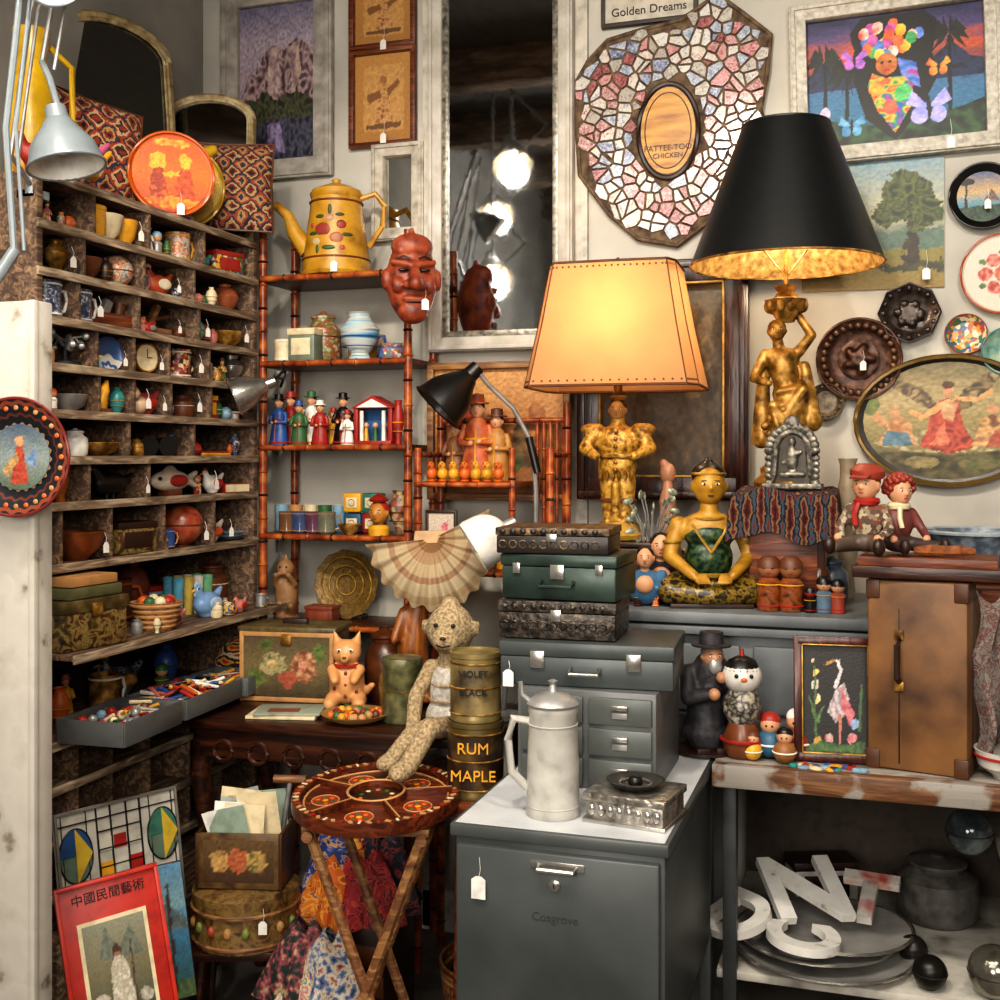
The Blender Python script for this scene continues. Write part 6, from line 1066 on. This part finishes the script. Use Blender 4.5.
def clothpile(n,cols,loc,w,h,seed):
    rg=random.Random(seed); b=B(n)
    for i,c in enumerate(cols):
        bm=bmesh.new(); g=[]; cx=rg.uniform(-.35,.35)*w; cy=rg.uniform(-.35,.35)*w; hh=h*(.5+.5*rg.random()); ph=rg.uniform(0,6)
        for j in range(13):
            t=j/12; row=[]
            for k in range(33):
                a=2*math.pi*k/32; fold=.18*math.sin(a*5+ph+t*2)+.1*math.sin(a*9+ph*2); rr=w*(.12+.5*t**.8)*(1+fold*t); row.append(bm.verts.new((cx+rr*math.cos(a),cy+rr*math.sin(a),hh*(1-t**1.6)+.012*math.sin(a*3+ph)*(1-t))))
            g.append(row)
        for j in range(12):
            for k in range(32): bm.faces.new((g[j][k],g[j][k+1],g[j+1][k+1],g[j+1][k]))
        bmesh.ops.remove_doubles(bm,verts=bm.verts[:],dist=1e-5); b.add(bm,c)
    b.done(loc)
def CL(a,c,e): return N([a,a,c,e,a],22,.75,det=2,dist=2.5,pos=[.3,.45,.52,.58,.66])
clothpile('bright_silk_scarves',[CL('b8581c','d89830','94301c'),CL('1c2c5c','2c4c8c','b88a30'),CL('94242c','c04838','1c1c2c'),CL('c06c1c','e0a038','2a3a6a'),CL('16161e','28283c','94301c'),CL('c88428','e0b050','b8401c')],(-1.22,2.62,.32),.17,.2,4)
b=B('small_fabric_crate'); b.box((0,0,.1),(.2,.18,.2),BRN); [b.box((0,-.092,.03+.055*i),(.2,.006,.045),RW) for i in range(3)]; b.done((-1.21,2.40,0),20)
clothpile('floral_fabric_bundle',[N(['a89c80','a04a5a','b8ac98','4a6a3a','b0a48c'],60,.8,det=2),N(['14201a','1c2c24','8a3c4a','a09468'],60,.8,det=2),N(['c0a468','94443a','b09c74','34506a'],50,.8,det=2),N(['2a3450','5a6a8a','c0b49c','7a2a34'],60,.8,det=2)],(-1.21,2.40,.20),.15,.17,9)
b=B('wicker_floor_basket'); b.lathe([(.1,0),(.12,.1),(.135,.22),(.14,.22),(.13,.1),(.1,.01),(0,.01)],N(['3a2010','7a4c24','a07040'],80,.8,bump=1),seg=32)
for i in range(9): b.ring((0,0,.02+.024*i),.103+.0042*i,.006,TAN if i%2 else BRN,n=32)
for i in range(24): a=i*2.4; r=.02*math.sqrt(i); b.ell((r*math.cos(a),r*math.sin(a),.2),(.03,.025,.022),[CL('b8581c','d89830','94301c'),CRM,BLU,RED,GRN][i%5],(0,.3,a),u=10,v=7)
b.done((-.88,2.68,0))
# ---------------------------------------------------------------- ceiling lamps with modelled fixtures, then added fill lights
def ctrack(n,loc,tgt,e,col=W2,spot=95,size=.06,big=1):
    loc=Vector(loc); tgt=Vector(tgt); dv=(tgt-loc).normalized(); b=B(n)
    b.cyl((0,0,.0),(0,0,3.2-loc.z),.008,.008,PEW); b.tube([(0,0,.3),(.18,.05,.12),(.02,0,.0)],.008,PEW); tip=-dv*.07*big; cone_lamp_head(b,tip,dv*.06*big,.035*big,.08*big,P('c8c8c4',.35,.3),P('fff4e0',.4),EM('fff0d8',6)); b.done(loc)
    light('SPOT',n+'_beam',loc+dv*.10*big,e,col,size,tgt,spot,.8)
W3=(1,.90,.77)
ctrack('track_spotlight',(-.55,.9,2.95),(-.5,3.2,1.4),98,W3)
ctrack('track_spotlight',(-1.05,1.15,2.85),(-1.7,2.8,1.0),66,W3)
ctrack('track_spotlight',(.35,1.0,2.95),(.15,3.0,1.0),80,W3)
for vx,vy,vd,e in ((513,158,5.3,12),(497,210,6.0,6),(494,272,5.6,8)):
    a=ray(vx); vxw,vyw=a[0]*vd,a[1]*vd; zq=zz(vy,vd); ctrack('hanging_work_lamp',(vxw,2*(BACK-.03)-vyw,zq),(-1.1,2.6,1.2 if vy<200 else .8),e,W3,spot=120,big=1.15)
W4=(1,.93,.84)
light('AREA','ceiling_fill_light',(-.5,.5,3.0),42,W4,1.8,(-.6,2.6,1.0))  # added soft fill under the ceiling, no fixture
light('AREA','front_fill_light',(.8,-.8,2.2),40,W4,1.2,(-.5,2.8,.8))  # added fill from behind the camera, evens out the room
light('AREA','side_fill_light',(-.6,-.9,1.6),42,W4,1.0,(-1.2,2.6,.5))  # added low fill to brighten the lower left
light('POINT','room_fill_light',(-1.2,.2,2.5),14,W4,.1)  # added fill, no pendant: lifts the wall and ceiling reflected in the mirror
w=bpy.data.worlds.new('w'); bpy.context.scene.world=w; w.use_nodes=True; w.node_tree.nodes['Background'].inputs[0].default_value=(.9,.85,.78,1); w.node_tree.nodes['Background'].inputs[1].default_value=.1
sc=bpy.context.scene
try:
    sc.view_settings.view_transform='Standard'; sc.view_settings.exposure=-.02
    sc.view_settings.look='Medium High Contrast'
except Exception as e: print(e)
cam=bpy.data.cameras.new('camera'); cam.sensor_width=36; cam.lens=36*F/1000; cam.shift_y=-(500-HY)/1000; cam.clip_start=.05
co=bpy.data.objects.new('camera',cam); co.location=(0,0,H); co.rotation_euler=(math.pi/2,0,YAW); sc.collection.objects.link(co); sc.camera=co
